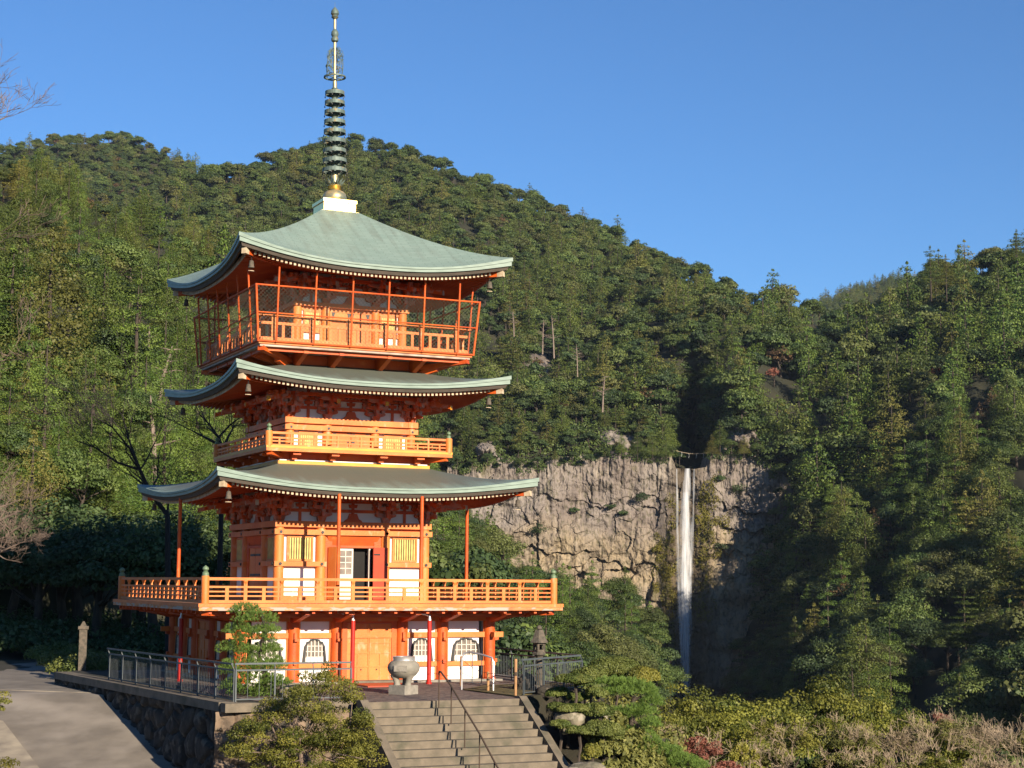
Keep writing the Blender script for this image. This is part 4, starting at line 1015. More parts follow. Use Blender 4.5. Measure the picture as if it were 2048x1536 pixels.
def leaf_quads(P, N, size, asp, r, jit=.6, fold=.15):
    n = len(P); N = unit(N+jit*r.normal(size=(n, 3))); T = unit(np.cross(N, r.normal(size=(n, 3)))); B = np.cross(N, T)
    s = (size*(.6+.8*r.random(n)))[:, None]; w_ = s*asp
    q = np.stack([P-T*s*.5, P-B*w_*.5+N*s*fold*.3, P+T*s*.5-N*s*fold, P+B*w_*.5+N*s*fold*.3], 1)
    return q.reshape(-1, 3)
def needles(P, D_, L_, w_, r, spread=.5):
    n = len(P); D_ = unit(D_+spread*r.normal(size=(n, 3))); S = unit(np.cross(D_, r.normal(size=(n, 3))))
    l = (L_*(.7+.6*r.random(n)))[:, None]
    return np.stack([P-S*w_*.5, P+S*w_*.5, P+D_*l+S*w_*.15, P+D_*l-S*w_*.15], 1).reshape(-1, 3)
def shell(n, c, rad, r, low=-.35, thick=.35):
    """points near the surface of an ellipsoid clump, mostly its upper part"""
    d = unit(r.normal(size=(n*2, 3))); d = d[d[:, 2] > low][:n]; k = 1-thick*r.random(len(d))**1.5
    return c+d*rad*k[:, None], d/np.array(rad)*np.mean(rad)
def clump_foliage(clumps, n_per, size, asp, r, jit=.7, low=-.35, thick=.4, tint0=None):
    Vs = []; Ts = []
    for i, (c, rad) in enumerate(clumps):
        rad = np.array(rad)*1.0; n = max(6, int(n_per*(rad[0]*rad[1])**.5/np.mean([q[1][0] for q in clumps])*1.0)) if len(clumps) > 1 else n_per
        P, N = shell(n, np.array(c), rad, r, low, thick); Vs.append(leaf_quads(P, N, size, asp, r, jit))
        t0 = r.random() if tint0 is None else tint0(i); h = (P[:, 2]-c[2])/rad[2]
        Ts.append(np.clip(.8*t0+.08+.22*(r.random(len(P))-.5)+.0*h, 0, 1))
    return np.concatenate(Vs), np.concatenate(Ts)
def trunk_mb(pts, rs, limbs=(), n=8):
    b = MB(); b.tube(pts, rs, n)
    for p in limbs: b.tube(p[0], p[1], 5)
    return b

def broad_proto(seed, H=12., Rr=5.3, nc=46, n_per=30, size=.62, mt='broad', squash=1.):
    r = np.random.default_rng(seed); cl = []
    cz = H*.56
    for i in range(nc):
        d = unit(r.normal(size=3)); d[2] = abs(d[2])*1.0-.35*r.random(); k = .5+.5*r.random()
        c = np.array([d[0]*Rr*k*(.75+.25*r.random()), d[1]*Rr*k*(.75+.25*r.random()), cz+d[2]*H*.34*k*squash])
        s = Rr*(.24+.16*r.random()); cl.append((c, (s*1.1, s*1.1, s*.72)))
    V, T = clump_foliage(cl, n_per, size, .8, r, jit=.28, low=-.25)
    me = fast_mesh('tree_crown', V, 4, LM[mt], T)
    tb = MB(); lean = r.normal(size=2)*.5
    tb.tube([(0, 0, -1.5), (lean[0]*.3, lean[1]*.3, H*.25), (lean[0], lean[1], H*.55), (lean[0]*1.1, lean[1]*1.1, H*.8)], [.34, .27, .18, .05], 7)
    for i in range(6):
        c = cl[r.integers(nc)][0]; tb.tube([(lean[0]*.6, lean[1]*.6, H*(.3+.2*r.random())), tuple(c*np.array([.5, .5, 1])+np.array([0, 0, -.8])), tuple(c)], [.13, .09, .03], 5)
    return me, tb.mesh('tree_trunk', M['bark'], True)
def conifer_proto(seed, H=18., Rr=4.3, layers=10, per=6, n_per=56, size=.5, mt='conif', flat=.85, bare=.2, droop=.2, bark='bark', top=.48, asp=.7):
    r = np.random.default_rng(seed); cl = []
    for i in range(layers):
        t = i/(layers-1); z = H*(bare+(1-bare)*t*.985); rad = Rr*((1-t)**top)*(.72+.5*r.random())+.25
        m_ = max(1, int(round(per*(1-t*.75))))
        ph = r.random()*6.28
        for j in range(m_):
            if r.random() < .12: continue
            a = ph+6.283*j/m_+r.normal()*.25; k = .62+.3*r.random(); s = rad*(.36+.16*r.random())+.28
            cl.append((np.array([math.cos(a)*rad*k, math.sin(a)*rad*k, z-droop*rad*k+r.normal()*.2]), (s*1.15, s*1.15, s*flat+.12)))
        if r.random() < .6 or i == layers-1: cl.append((np.array([0, 0, z]), (rad*.45+.35, rad*.45+.35, .8)))
    V, T = clump_foliage(cl, n_per, size, asp, r, jit=.32, low=-.3)
    me = fast_mesh('tree_crown', V, 4, LM[mt], T)
    tb = MB(); tb.tube([(0, 0, -2), (0, 0, H*.3), (r.normal()*.15, 0, H*.7), (0, 0, H*.98)], [.36, .30, .18, .03], 7)
    for i in range(8):
        c = cl[r.integers(len(cl))][0]; tb.tube([(0, 0, c[2]+.5), tuple(c*.9+np.array([0, 0, c[2]*.1]))], [.09, .03], 4)
    return me, tb.mesh('tree_trunk', M[bark], True)

# far (light) and near (dense) models of each kind
KINDS = {}
def kind(k, far, near): KINDS[k] = (far, near)
kind('broad', [broad_proto(11+i, nc=40, n_per=70, size=.56, squash=s) for i, s in enumerate((1., .8, 1.1))],
     [broad_proto(21+i, nc=44, n_per=190, size=.28) for i in range(2)])
kind('dark', [broad_proto(31+i, H=10, Rr=4.2, nc=38, n_per=70, size=.54, mt='broad_dark') for i in range(2)],
     [broad_proto(35+i, H=10, Rr=4.6, nc=42, n_per=180, size=.27, mt='broad_dark') for i in range(2)])
kind('cedar', [conifer_proto(41+i) for i in range(3)],
     [conifer_proto(51+i, n_per=170, size=.27, layers=12, per=6, mt='conif', flat=1.0, droop=.35) for i in range(2)])
kind('tier', [conifer_proto(61+i, H=15, Rr=4.0, layers=8, per=6, n_per=46, size=.46, flat=.34, bare=.3, droop=.05, top=.55) for i in range(2)],
     [conifer_proto(65+i, H=15, Rr=4.0, layers=9, per=7, n_per=130, size=.27, flat=.24, bare=.3, droop=.05, top=.55) for i in range(2)])
kind('bright_conifer', [conifer_proto(71, mt='conif_near', Rr=4.)],
     [conifer_proto(72+i, n_per=240, size=.24, layers=9, per=5, mt='conif_near', Rr=4.5, flat=.78, bare=.10, top=.5) for i in range(3)])
kind('rusty', [broad_proto(81, H=9, Rr=3.6, nc=30, n_per=24, size=.6, mt='brown')], [conifer_proto(82, H=11, Rr=3.9, layers=9, per=7, n_per=70, size=.32, mt='brown', flat=.28, bare=.2, top=.6)])
kind('red', [broad_proto(85, H=8, Rr=3.0, nc=26, n_per=22, size=.55, mt='red')], [broad_proto(86, H=5, Rr=2.6, nc=36, n_per=60, size=.22, mt='red')])

# ================================================================ far landforms
def tps(pts):
    P = np.array([(p[0]/1000., p[1]/1000.) for p in pts]); y = np.log(np.array([p[2] for p in pts])); n = len(P)
    def U(d): return np.where(d > 1e-9, d*d*np.log(np.maximum(d, 1e-9)), 0)
    K = U(np.linalg.norm(P[:, None]-P[None], axis=-1))+np.eye(n)*.004
    Q = np.hstack([np.ones((n, 1)), P]); A = np.block([[K, Q], [Q.T, np.zeros((3, 3))]])
    c = np.linalg.solve(A, np.concatenate([y, np.zeros(3)]))
    def f(x, yy):
        x = np.asarray(x, float)/1000; yy = np.asarray(yy, float)/1000; q = np.stack([x.ravel(), yy.ravel()], 1)
        return np.exp(U(np.linalg.norm(q[:, None]-P[None], axis=-1))@c[:n]+c[n]+q@c[n+1:]).reshape(x.shape)
    return f
_nt = np.random.default_rng(99).random((64, 64))
def vnoise(x, y):
    """smooth lattice noise, vectorised"""
    xi = np.floor(x).astype(int); yi = np.floor(y).astype(int); fx = x-xi; fy = y-yi; fx = fx*fx*(3-2*fx); fy = fy*fy*(3-2*fy)
    g = lambda a, b: _nt[a % 64, b % 64]
    return (g(xi, yi)*(1-fx)+g(xi+1, yi)*fx)*(1-fy)+(g(xi, yi+1)*(1-fx)+g(xi+1, yi+1)*fx)*fy
def fbm(x, y, o=4):
    s = 0; a = .5
    for i in range(o): s = s+a*vnoise(x*2**i+i*17.3, y*2**i+i*9.1); a *= .5
    return s/(1-.5**o)
class Land:
    """a landform: surface given by its distance at each bearing/elevation, with real 3-D position"""
    def __init__(s, name, x0, x1, nx, top, bot, ny, ctrl, mod, mt, relief=.03, nscale=90):
        s.top = lambda x: np.interp(x, [p[0] for p in top], [p[1] for p in top]); s.bot = lambda x: np.interp(x, [p[0] for p in bot], [p[1] for p in bot])
        f = tps(ctrl); s.x0, s.x1 = x0, x1
        def depth(x, y):
            d = f(x, y); d = d*(1+relief*(fbm(x/nscale, y/nscale*.6)-.5)*2)
            return mod(x, y, d) if mod else d
        s.depth = depth
        xs = np.linspace(x0, x1, nx); v = np.linspace(0, 1, ny); X = np.repeat(xs[None], ny, 0); Y = s.top(xs)[None]+(s.bot(xs)-s.top(xs))[None]*v[:, None]
        Dp = depth(X, Y)
        s.V = pix(X, Y, Dp)
        back = s.V[0].copy(); b1 = back*np.array([1.12, 1.12, 1]); b1[:, 2] -= .05*Dp[0]; b2 = back*np.array([1.3, 1.3, 1]); b2[:, 2] -= .2*Dp[0]
        front = s.V[-1].copy(); front[:, 2] -= 30
        VV = np.concatenate([b2[None], b1[None], s.V, front[None]]); ny2 = VV.shape[0]
        F = [(j*nx+i, (j+1)*nx+i, (j+1)*nx+i+1, j*nx+i+1) for j in range(ny2-1) for i in range(nx-1)]
        me = bpy.data.meshes.new(name); me.from_pydata(VV.reshape(-1, 3).tolist(), [], F); me.materials.append(mt)
        me.polygons.foreach_set('use_smooth', [True]*len(F)); me.update()
        o = bpy.data.objects.new(name, me); COL.objects.link(o); tag(o, kind='structure'); s.o = o
    def sample(s, dens, r, bound=None, step=6., vmax=1.0):
        """trees per square metre of plan area, on the visible surface"""
        xs = np.arange(s.x0, s.x1, step); out = []
        for x in xs:
            yt, yb = float(s.top(x)), float(s.bot(x)); ys = np.arange(yt, yt+(yb-yt)*vmax, step)
            if len(ys) == 0: continue
            X = np.full(len(ys), x)+r.random(len(ys))*step; Y = ys+r.random(len(ys))*step
            D0 = s.depth(X, Y); Dx = s.depth(X+3, Y); Dy = s.depth(X, Y+3)
            P = pix(X, Y, D0); A = (pix(X+3, Y, Dx)-P)/3; B = (pix(X, Y+3, Dy)-P)/3
            cr_p = np.cross(A, B); area = np.maximum(np.abs(cr_p[:, 2]), .55*np.linalg.norm(cr_p, axis=1))*step*step; n = r.poisson(np.minimum(area*dens(X, Y, D0), 3))
            for i in np.nonzero(n)[0]:
                for _ in range(n[i]):
                    if _ == 0: out.append((X[i], Y[i], D0[i], *P[i]))
                    else:
                        x2, y2 = x+r.random()*step, ys[i]+r.random()*step; d2 = float(s.depth(np.array([x2]), np.array([y2]))[0]); out.append((x2, y2, d2, *pix(x2, y2, d2)))
        return out
M['forest_floor'] = mat('forest_floor', (.022, .026, .012), .95, (.05, .045, .022), .05, 0, coord='Object')

def rockmat():
    m_ = bpy.data.materials.new('cliff_rock'); m_.use_nodes = True; t = m_.node_tree; n = t.nodes; L = t.links; b = n['Principled BSDF']; b.inputs['Roughness'].default_value = .95; b.inputs['Specular IOR Level'].default_value = .1
    tc = n.new('ShaderNodeTexCoord')
    def nz(scale, st, det=6):
        mp = n.new('ShaderNodeMapping'); mp.inputs['Scale'].default_value = st; L.new(tc.outputs['Object'], mp.inputs[0]); q = n.new('ShaderNodeTexNoise'); q.inputs['Scale'].default_value = scale; q.inputs['Detail'].default_value = det; L.new(mp.outputs[0], q.inputs['Vector']); return q.outputs[0]
    def rng_(o, a, b_, c=0, d=1):
        q = n.new('ShaderNodeMapRange'); q.inputs[1].default_value = a; q.inputs[2].default_value = b_; q.inputs[3].default_value = c; q.inputs[4].default_value = d; L.new(o, q.inputs[0]); return q.outputs[0]
    def mix(f, a, b_):
        q = n.new('ShaderNodeMix'); q.data_type = 'RGBA'; L.new(f, q.inputs[0])
        for i, v in ((6, a), (7, b_)):
            if isinstance(v, tuple): q.inputs[i].default_value = (*kk(v), 1)
            else: L.new(v, q.inputs[i])
        return q.outputs[2]
    def att(nm):
        q = n.new('ShaderNodeAttribute'); q.attribute_name = nm; return q.outputs['Fac']
    c = mix(rng_(nz(.05, (1, 1, 1)), .38, .62), (.24, .195, .165), (.31, .265, .225))
    c2 = mix(rng_(nz(.07, (1, 1, 1.6)), .38, .6), (.41, .32, .205), (.30, .24, .17)); c = mix(att('low'), c, c2)
    sx = n.new('ShaderNodeSeparateXYZ'); L.new(tc.outputs['Object'], sx.inputs[0])
    c = mix(rng_(nz(.5, (1, 1, .10)), .52, .70, 0, .6), c, (.11, .09, .078))      # dark vertical stains
    c = mix(rng_(nz(.35, (1, 1, .14)), .56, .68, 0, .6), c, (.44, .37, .28))       # pale streaks
    c = mix(rng_(nz(.09, (1, 1, .8)), .60, .68, 0, .8), c, (.115, .105, .045))       # lichen patches
    c = mix(rng_(nz(.8, (1, 1, .5)), .55, .62, 0, .55), c, (.10, .095, .05))
    c = mix(rng_(att('wet'), .05, .7, 0, .85), c, (.085, .062, .035))
    L.new(c, b.inputs['Base Color'])
    bp = n.new('ShaderNodeBump'); bp.inputs['Strength'].default_value = 1.; bp.inputs['Distance'].default_value = 1.6; L.new(nz(.6, (1, 1, .6), 9), bp.inputs['Height']); L.new(bp.outputs[0], b.inputs['Normal'])
    return m_
M['cliff'] = rockmat()

def cliff_top(x): return np.interp(x, [900, 960, 1000, 1060, 1100, 1160, 1250, 1300, 1345, 1352, 1390, 1412, 1420, 1450, 1500, 1540, 1580], [930, 922, 915, 930, 918, 912, 900, 905, 916, 936, 938, 934, 912, 900, 908, 930, 960])+np.where((np.asarray(x) > 1345) & (np.asarray(x) < 1415), 0, 14*(fbm(np.asarray(x)/17., np.asarray(x)*0.+3, 3)-.5)*2)
def cliff_bot(x): return np.interp(x, [900, 1100, 1160, 1250, 1300, 1330, 1345, 1600], [1180, 1185, 1190, 1205, 1230, 1300, 1425, 1425])
def mnt_mod(x, y, d):
    # river notch above the lip of the falls
    c = 1385+.10*(900-y)*(y < 900); wd = 30+.10*np.maximum(0, 900-y)
    k = np.exp(-((x-c)/wd)**2)*np.clip((934-y)/10, 0, 1)*np.clip((y-720)/150, 0, 1)
    d = d+k*150+24*((x > 900) & (x < 1590) & (y > cliff_top(x)-2) & (y < cliff_bot(x)-4))
    # gully running up right of it, ridges on the big slope
    d = d*(1+.045*np.sin(x/95.+y/260.)*np.clip((880-y)/200, 0, 1)*np.clip((x-500)/200, 0, 1))
    return d
mountain = Land('mountain', 330, 2330, 250,
    [(330, 384), (430, 364), (480, 350), (560, 324), (700, 298), (800, 319), (960, 374), (1060, 418), (1160, 458), (1300, 530), (1440, 590), (1540, 622), (1600, 640), (1640, 652), (1720, 662), (1800, 628), (1870, 568), (1950, 552), (2048, 532), (2330, 495)],
    [(330, 1240), (930, 1240), (1340, 1420), (1500, 1460), (1600, 1500), (1800, 1560), (2330, 1640)], 170,
    [(330, 372, 1150), (560, 312, 1250), (700, 288, 1300), (960, 360, 1250), (1160, 440, 1150), (1440, 562, 1000), (1640, 606, 900), (1870, 600, 860), (2048, 565, 840), (2330, 530, 810),
     (330, 600, 850), (700, 600, 930), (960, 600, 900), (1160, 650, 860), (1350, 720, 800), (1500, 720, 760), (1700, 700, 770), (1850, 700, 750), (2048, 700, 725), (2330, 700, 700),
     (700, 900, 730), (960, 800, 760), (960, 925, 702), (1150, 915, 700), (1300, 922, 704), (1410, 922, 704), (1540, 900, 690), (330, 1000, 640), (330, 1240, 600), (700, 1240, 660),
     (960, 1060, 692), (1300, 1060, 694), (1500, 1100, 684), (940, 1230, 680), (1340, 1300, 688), (1400, 1420, 690), (1480, 1420, 650),
     (1640, 950, 668), (1740, 930, 655), (1860, 930, 632), (2048, 930, 598), (2330, 930, 560),
     (1600, 1200, 628), (1720, 1200, 585), (1860, 1200, 545), (2048, 1200, 505), (2330, 1200, 460),
     (1620, 1400, 520), (1750, 1400, 470), (2048, 1400, 410), (2330, 1500, 340), (1620, 1500, 460), (1800, 1540, 400)], mnt_mod, M['forest_floor'], .02, 70)

# ---- the cliff: a relief of joints, ledges and blocks standing proud of the slope
nx, ny = 420, 300; xs = np.linspace(895, 1610, nx); v = np.linspace(0, 1, ny); X = np.repeat(xs[None], ny, 0); Y = cliff_top(xs)[None]+(cliff_bot(xs)-cliff_top(xs))[None]*v[:, None]
base_d = 686-.035*np.maximum(0, X-1440)*1.0+(X-1150)*.004
col = fbm(X/9., Y/130., 3); blk = fbm(X/46.+3, Y/38.+5, 4); big = fbm(X/120.+8, Y/90., 3)
wx = X+30*(fbm(X/70., Y/70.+3)-.5); wy = Y+34*(fbm(X/60.+9, Y/60.)-.5)
cx_ = np.floor(wx/31.); cy_ = np.floor((wy+cx_*13)/44.); cell = _nt[(cx_.astype(int)*7) % 64, (cy_.astype(int)*5) % 64]
led = np.zeros_like(X)
for (yl, x0, x1, sl, dep) in ((1008, 930, 1330, -.02, 3.0), (1090, 980, 1200, .06, 5), (1120, 1120, 1345, .05, 4.5), (1165, 1090, 1300, -.12, 6), (1040, 1230, 1345, -.25, 4), (1045, 1420, 1560, .10, 7), (1002, 1425, 1560, .18, 6), (960, 1415, 1450, 1.1, 5), (1098, 1400, 1560, .05, 4)):
    yy = yl+sl*(X-x0)+24*(fbm(X/34.+yl, Y*0+yl, 5)-.5)*2; w_ = np.clip((X-x0)/25, 0, 1)*np.clip((x1-X)/25, 0, 1); t_ = (Y-yy)
    led += .7*dep*w_*(.25+1.3*vnoise(X/28.+yl, Y*0.+1))*np.where(t_ > 0, np.exp(-t_/26.), 0)
upper = np.clip((1030-Y)/60, 0, 1)
_rs = np.random.default_rng(31); _S = np.stack([890+730*_rs.random(230), 890+540*_rs.random(230)], 1); _h = _rs.normal(size=230)*1.3; _gx = _rs.normal(size=230)*.06; _gy = _rs.normal(size=230)*.05
_best = np.full(X.shape, 1e9); fac = np.zeros_like(X); wx2 = X+16*(fbm(X/25., Y/25.+7)-.5); wy2 = Y+22*(fbm(X/22.+5, Y/30.)-.5)
for i_ in range(230):
    d_ = (wx2-_S[i_, 0])**2*1.5+(wy2-_S[i_, 1])**2*(.55+.4*(_S[i_, 1] > 1040)); m_ = d_ < _best; _best[m_] = d_[m_]; fac[m_] = (_h[i_]+_gx[i_]*(X-_S[i_, 0])+_gy[i_]*(Y-_S[i_, 1]))[m_]
Dc = base_d+(col-.5)*3.2*(.35+.65*upper)+(blk-.5)*6+(big-.5)*7+cell*1.2*(1-.6*upper)+fac*.36*(1-.5*upper)+led*.55-(Y-930)*.012
Dc += 3.5*np.exp(-((X-1372)/30.)**2)   # chute worn by the water
edge = np.minimum(1, v[:, None]*0+1)
VV = pix(X, Y, Dc)
VV[:, :, 0] += 1.1*(fbm(X/8., Y/8.)-.5); top_back = VV[0]+np.array([0, 30, 1.0]); VV = np.concatenate([top_back[None], VV]); ny += 1
F = [(j*nx+i, (j+1)*nx+i, (j+1)*nx+i+1, j*nx+i+1) for j in range(ny-1) for i in range(nx-1)]
me = bpy.data.meshes.new('cliff'); me.from_pydata(VV.reshape(-1, 3).tolist(), [], F); me.materials.append(M['cliff']); me.update()
wet = np.clip(1-np.abs(X-1374+8*(fbm(X/20., Y/50.)-.5))/(38+.10*(Y-930)), 0, 1)**.6*(.75+.6*(fbm(X/14., Y/60.+4)-.5)); low_ = np.clip((Y-(1040+70*(fbm(X/60.+2, Y/80.)-.5)))/50, 0, 1)
for nm, arr in (('wet', wet), ('low', low_)):
    a = me.attributes.new(nm, 'FLOAT', 'POINT'); a.data.foreach_set('value', np.concatenate([arr[:1], arr]).astype(np.float32).ravel())
o = bpy.data.objects.new('cliff', me); COL.objects.link(o); tag(o, kind='structure')
def rock_patch(name, pts, D_, seed):
    """bare crag breaking through the trees"""
    b = MB(); r = random.Random(seed); V = []; n_ = 34
    x0, x1, y0, y1 = pts
    for j in range(n_):
        for i in range(n_):
            x = x0+(x1-x0)*i/(n_-1); y = y0+(y1-y0)*j/(n_-1); e = min(i, j, n_-1-i, n_-1-j)/(n_/2.)
            d = float(mountain.depth(np.array([x]), np.array([y]))[0]) if D_ is None else D_
            q_ = 1-math.hypot((i-n_/2+.5)/(n_/2), (j-n_/2+.5)/(n_/2))**2; nz1 = float(fbm(np.array([x/16.+seed]), np.array([y/16.]))[0])
            V.append(tuple(pix(x, y, d+9-(22*max(-.2, q_+.9*(nz1-.5)))**.9 if q_+.9*(nz1-.5) > 0 else d+12)))
    b.add(V, [(j*n_+i, (j+1)*n_+i, (j+1)*n_+i+1, j*n_+i+1) for j in range(n_-1) for i in range(n_-1)])
    tag(b.build(name, M['cliff']), kind='structure')
rock_patch('crag', (965, 1130, 690, 765), None, 1); rock_patch('crag', (1000, 1120, 770, 800), None, 2)
rock_patch('crag', (1190, 1290, 850, 910), None, 4); rock_patch('crag', (1430, 1540, 840, 915), None, 5); rock_patch('crag', (930, 1010, 860, 930), None, 6)

far_peak = Land('far_peak', -260, 560, 90, [(-260, 336), (-60, 311), (0, 308), (60, 298), (120, 288), (200, 289), (250, 279), (300, 304), (340, 325), (420, 360), (480, 393), (560, 438)], [(-260, 620), (560, 620)], 40,
    [(-260, 330, 1500), (250, 274, 1550), (560, 430, 1500), (-260, 620, 1150), (200, 620, 1150), (560, 620, 1200)], None, M['forest_floor'], .03, 60)
far_hill = Land('far_hill', 1560, 2100, 50, [(1560, 660), (1650, 608), (1700, 590), (1760, 570), (1830, 562), (1900, 575), (2100, 610)], [(1560, 760), (2100, 760)], 20,
    [(1560, 640, 2400), (1830, 545, 2500), (2100, 600, 2500), (1560, 760, 2100), (2100, 760, 2100)], None, None or M['forest_floor'], .02, 60)
left_slope = Land('left_slope', -420, 1040, 150, [(-420, 270), (-100, 300), (0, 335), (100, 385), (200, 440), (330, 480), (480, 510), (700, 620), (820, 860), (860, 1010), (900, 1040), (1040, 1140)], [(-420, 1085), (100, 1085), (480, 1120), (1040, 1200)], 110,
    [(-420, 250, 380), (0, 300, 420), (200, 405, 450), (480, 480, 560), (700, 580, 600), (1040, 1000, 560), (-420, 600, 200), (0, 600, 230), (300, 600, 300), (480, 700, 340), (700, 800, 400), (-420, 850, 130), (0, 850, 140), (300, 850, 165), (480, 900, 220), (-420, 1085, 92), (100, 1085, 100), (480, 1120, 130), (1040, 1200, 420)], None, M['forest_floor'], .025, 90)
spur = Land('near_spur', 800, 1350, 70, [(800, 1010), (860, 1050), (900, 1085), (1000, 1150), (1060, 1200), (1150, 1215), (1250, 1235), (1300, 1260), (1325, 1330), (1350, 1420)], [(800, 1420), (1350, 1440)], 45,
    [(800, 1010, 260), (900, 1085, 290), (1000, 1150, 330), (1150, 1215, 380), (1300, 1260, 420), (1350, 1420, 400), (800, 1420, 150), (1000, 1420, 190), (1200, 1420, 250), (1350, 1440, 330)], None, M['forest_floor'], .03, 50)

# ================================================================ forest
allt = []   # (kind, x, y, z, size, D, px, py, land)
r = np.random.default_rng(5)
def in_cliff(X, Y): return (X > 905) & (X < np.interp(Y, [900, 1000, 1100, 1400], [1555, 1550, 1520, 1480])) & (Y > cliff_top(X)-6) & (Y < cliff_bot(X)+4)
def dens_m(X, Y, D): 
    q = .0155*(.6+.8*vnoise(X/40, Y/40)); q = np.where((Y > 780) & (X < 1500), q*3.4, q); q = np.where(in_cliff(X, Y), 0, q)
    notch = (np.abs(X-1383) < 24) & (Y > 860) & (Y < 940); q = np.where(notch, 0, q)
    crag = ((X > 960) & (X < 1135) & (Y > 685) & (Y < 805)); q = np.where(crag, q*.6, q)
    near = 1.0; return q*near*np.where(X > 1430, .55, 1)*np.where((X > 1540) & (X < 1740) & (Y > 930), 2.0, 1)
def pick(px, py, D, land):
    q = r.random()
    if land == 'mountain':
        if px > 1410: w_ = dict(broad=.33, dark=.24, cedar=.18, bright_conifer=.14, tier=.06, rusty=.045, red=.005)
        elif py > 560: w_ = dict(broad=.32, dark=.36, cedar=.24, tier=.06, rusty=.018, red=.002)
        else: w_ = dict(broad=.56, dark=.24, cedar=.14, tier=.04, rusty=.018, red=.002)
    elif land == 'peak': w_ = dict(broad=.56, dark=.34, cedar=.07, rusty=.03)
    elif land == 'left': w_ = dict(broad=.20, dark=.13, cedar=.34, tier=.10, bright_conifer=.12, rusty=.01) if py < 620 else dict(broad=.20, dark=.13, cedar=.24, tier=.05, bright_conifer=.37, rusty=.01)
    elif land == 'spur': w_ = dict(broad=.38, dark=.42, cedar=.04, bright_conifer=.14, red=.02)
    else: w_ = dict(cedar=1.)
    for k, p in w_.items():
        if q < p: return k
        q -= p
    return 'broad'
for land, name, dens in ((mountain, 'mountain', dens_m), (far_peak, 'peak', lambda X, Y, D: .030+0*X), (left_slope, 'left', lambda X, Y, D: np.where(Y > 900, .05, np.where(Y > 700, .017, np.where(Y > 600, .012, .016)))), (spur, 'spur', lambda X, Y, D: .018+0*X), (far_hill, 'hill', lambda X, Y, D: .025+0*X)):
    for (px, py, D, x, y, z) in land.sample(dens, r, step=9. if name in ('mountain', 'peak', 'hill') else 12.):
        k = pick(px, py, D, name); s = .68+.55*r.random()**1.5
        if name in ('mountain', 'peak') and px <= 1430: s *= 1.2
        if name == 'mountain' and py < mountain.top(px)+26 and k in ('cedar', 'bright_conifer', 'tier'): k = 'broad' if r.random() < .8 else k
        if name == 'peak': s *= .85
        if name == 'spur': s *= .8
        if name == 'left' and py > 900: s *= .5
        if name == 'left' and 700 < py <= 900: s *= .78
        if name == 'mountain' and px > 1430: s *= 1.3+.35*min(1, max(0, (px-1430)/250.))*min(1, max(0, (py-560)/120.))
        if name == 'left' and py < 600: s *= .66
        if name == 'mountain' and 905 < px < 1420 and py > 840: s *= .6
        if name == 'mountain' and abs(px-1385) < 70 and 700 < py < 935: s *= 1.05
        if name == 'hill': s *= 1.2
        if k in ('cedar', 'bright_conifer') : s *= (.95 if py < 1200 else .8)
        allt.append((k, x, y, z, s, D, px, py, name))
HGT = dict(broad=12, dark=10, cedar=18, tier=15, bright_conifer=18, rusty=10, red=7)
hidden = lambda px, py: (px < -20 or px > 2068 or py > 1560 or py < 250 or (430 < px < 1010 and 560 < py < 1360) or (px < 450 and py > 1045))
fams = {'broad': 'b', 'dark': 'b', 'rusty': 'b', 'red': 'b', 'cedar': 'c', 'bright_conifer': 'c', 'tier': 'c'}
order = sorted(range(len(allt)), key=lambda i: -HGT[allt[i][0]]*allt[i][4]/allt[i][5])
indiv = set(); cnt = {'b': 0, 'c': 0}
for i in order:
    t = allt[i]
    if hidden(t[6], t[7]): continue
    f = fams[t[0]]
    if cnt[f] < 296: indiv.add(i); cnt[f] += 1
LOOK = {'broad': ('round olive-green broadleaf tree', 'broadleaf_tree', 'tree'), 'dark': ('low dark green evergreen tree', 'evergreen_tree', 'tree'), 'cedar': ('tall narrow conifer', 'conifer_tree', 'conifer'),
        'tier': ('flat-tiered spreading conifer', 'spreading_conifer', 'conifer'), 'bright_conifer': ('bright yellow-green bushy conifer', 'bushy_conifer', 'conifer'), 'rusty': ('rusty brown tree', 'rusty_tree', 'tree'), 'red': ('small reddish autumn tree', 'autumn_tree', 'tree')}
def where(px, py, name):
    if name == 'left':
        v = 'at the foot' if py > 930 else 'low' if py > 780 else 'halfway up' if py > 600 else 'high'
        h = 'at the picture edge' if px < 110 else 'near the picture edge' if px < 220 else 'left of the pagoda' if px < 330 else 'close to the pagoda roofs'
        return '%s on the left slope, %s' % (v, h)
    if name == 'spur':
        h = 'just right of the pagoda' if px < 1020 else 'below the cliff face' if px < 1200 else 'near the falls'
        return 'on the wooded spur %s%s' % (h, '' if py < 1290 else ', near its foot')
    if px < 1410: return 'on the main mountain slope above the cliff'
    v = 'at the bottom' if py > 1330 else 'low' if py > 1150 else 'halfway up' if py > 850 else 'high' if py > 650 else 'near the skyline'
    h = 'by the gorge' if px < 1560 else 'left part' if px < 1700 else 'middle part' if px < 1850 else 'right part' if px < 1970 else 'picture edge'
    return '%s on the right-hand slope, %s' % (v, h)
def size_word(s): return 'small ' if s < .62 else 'large ' if s > .95 else ''
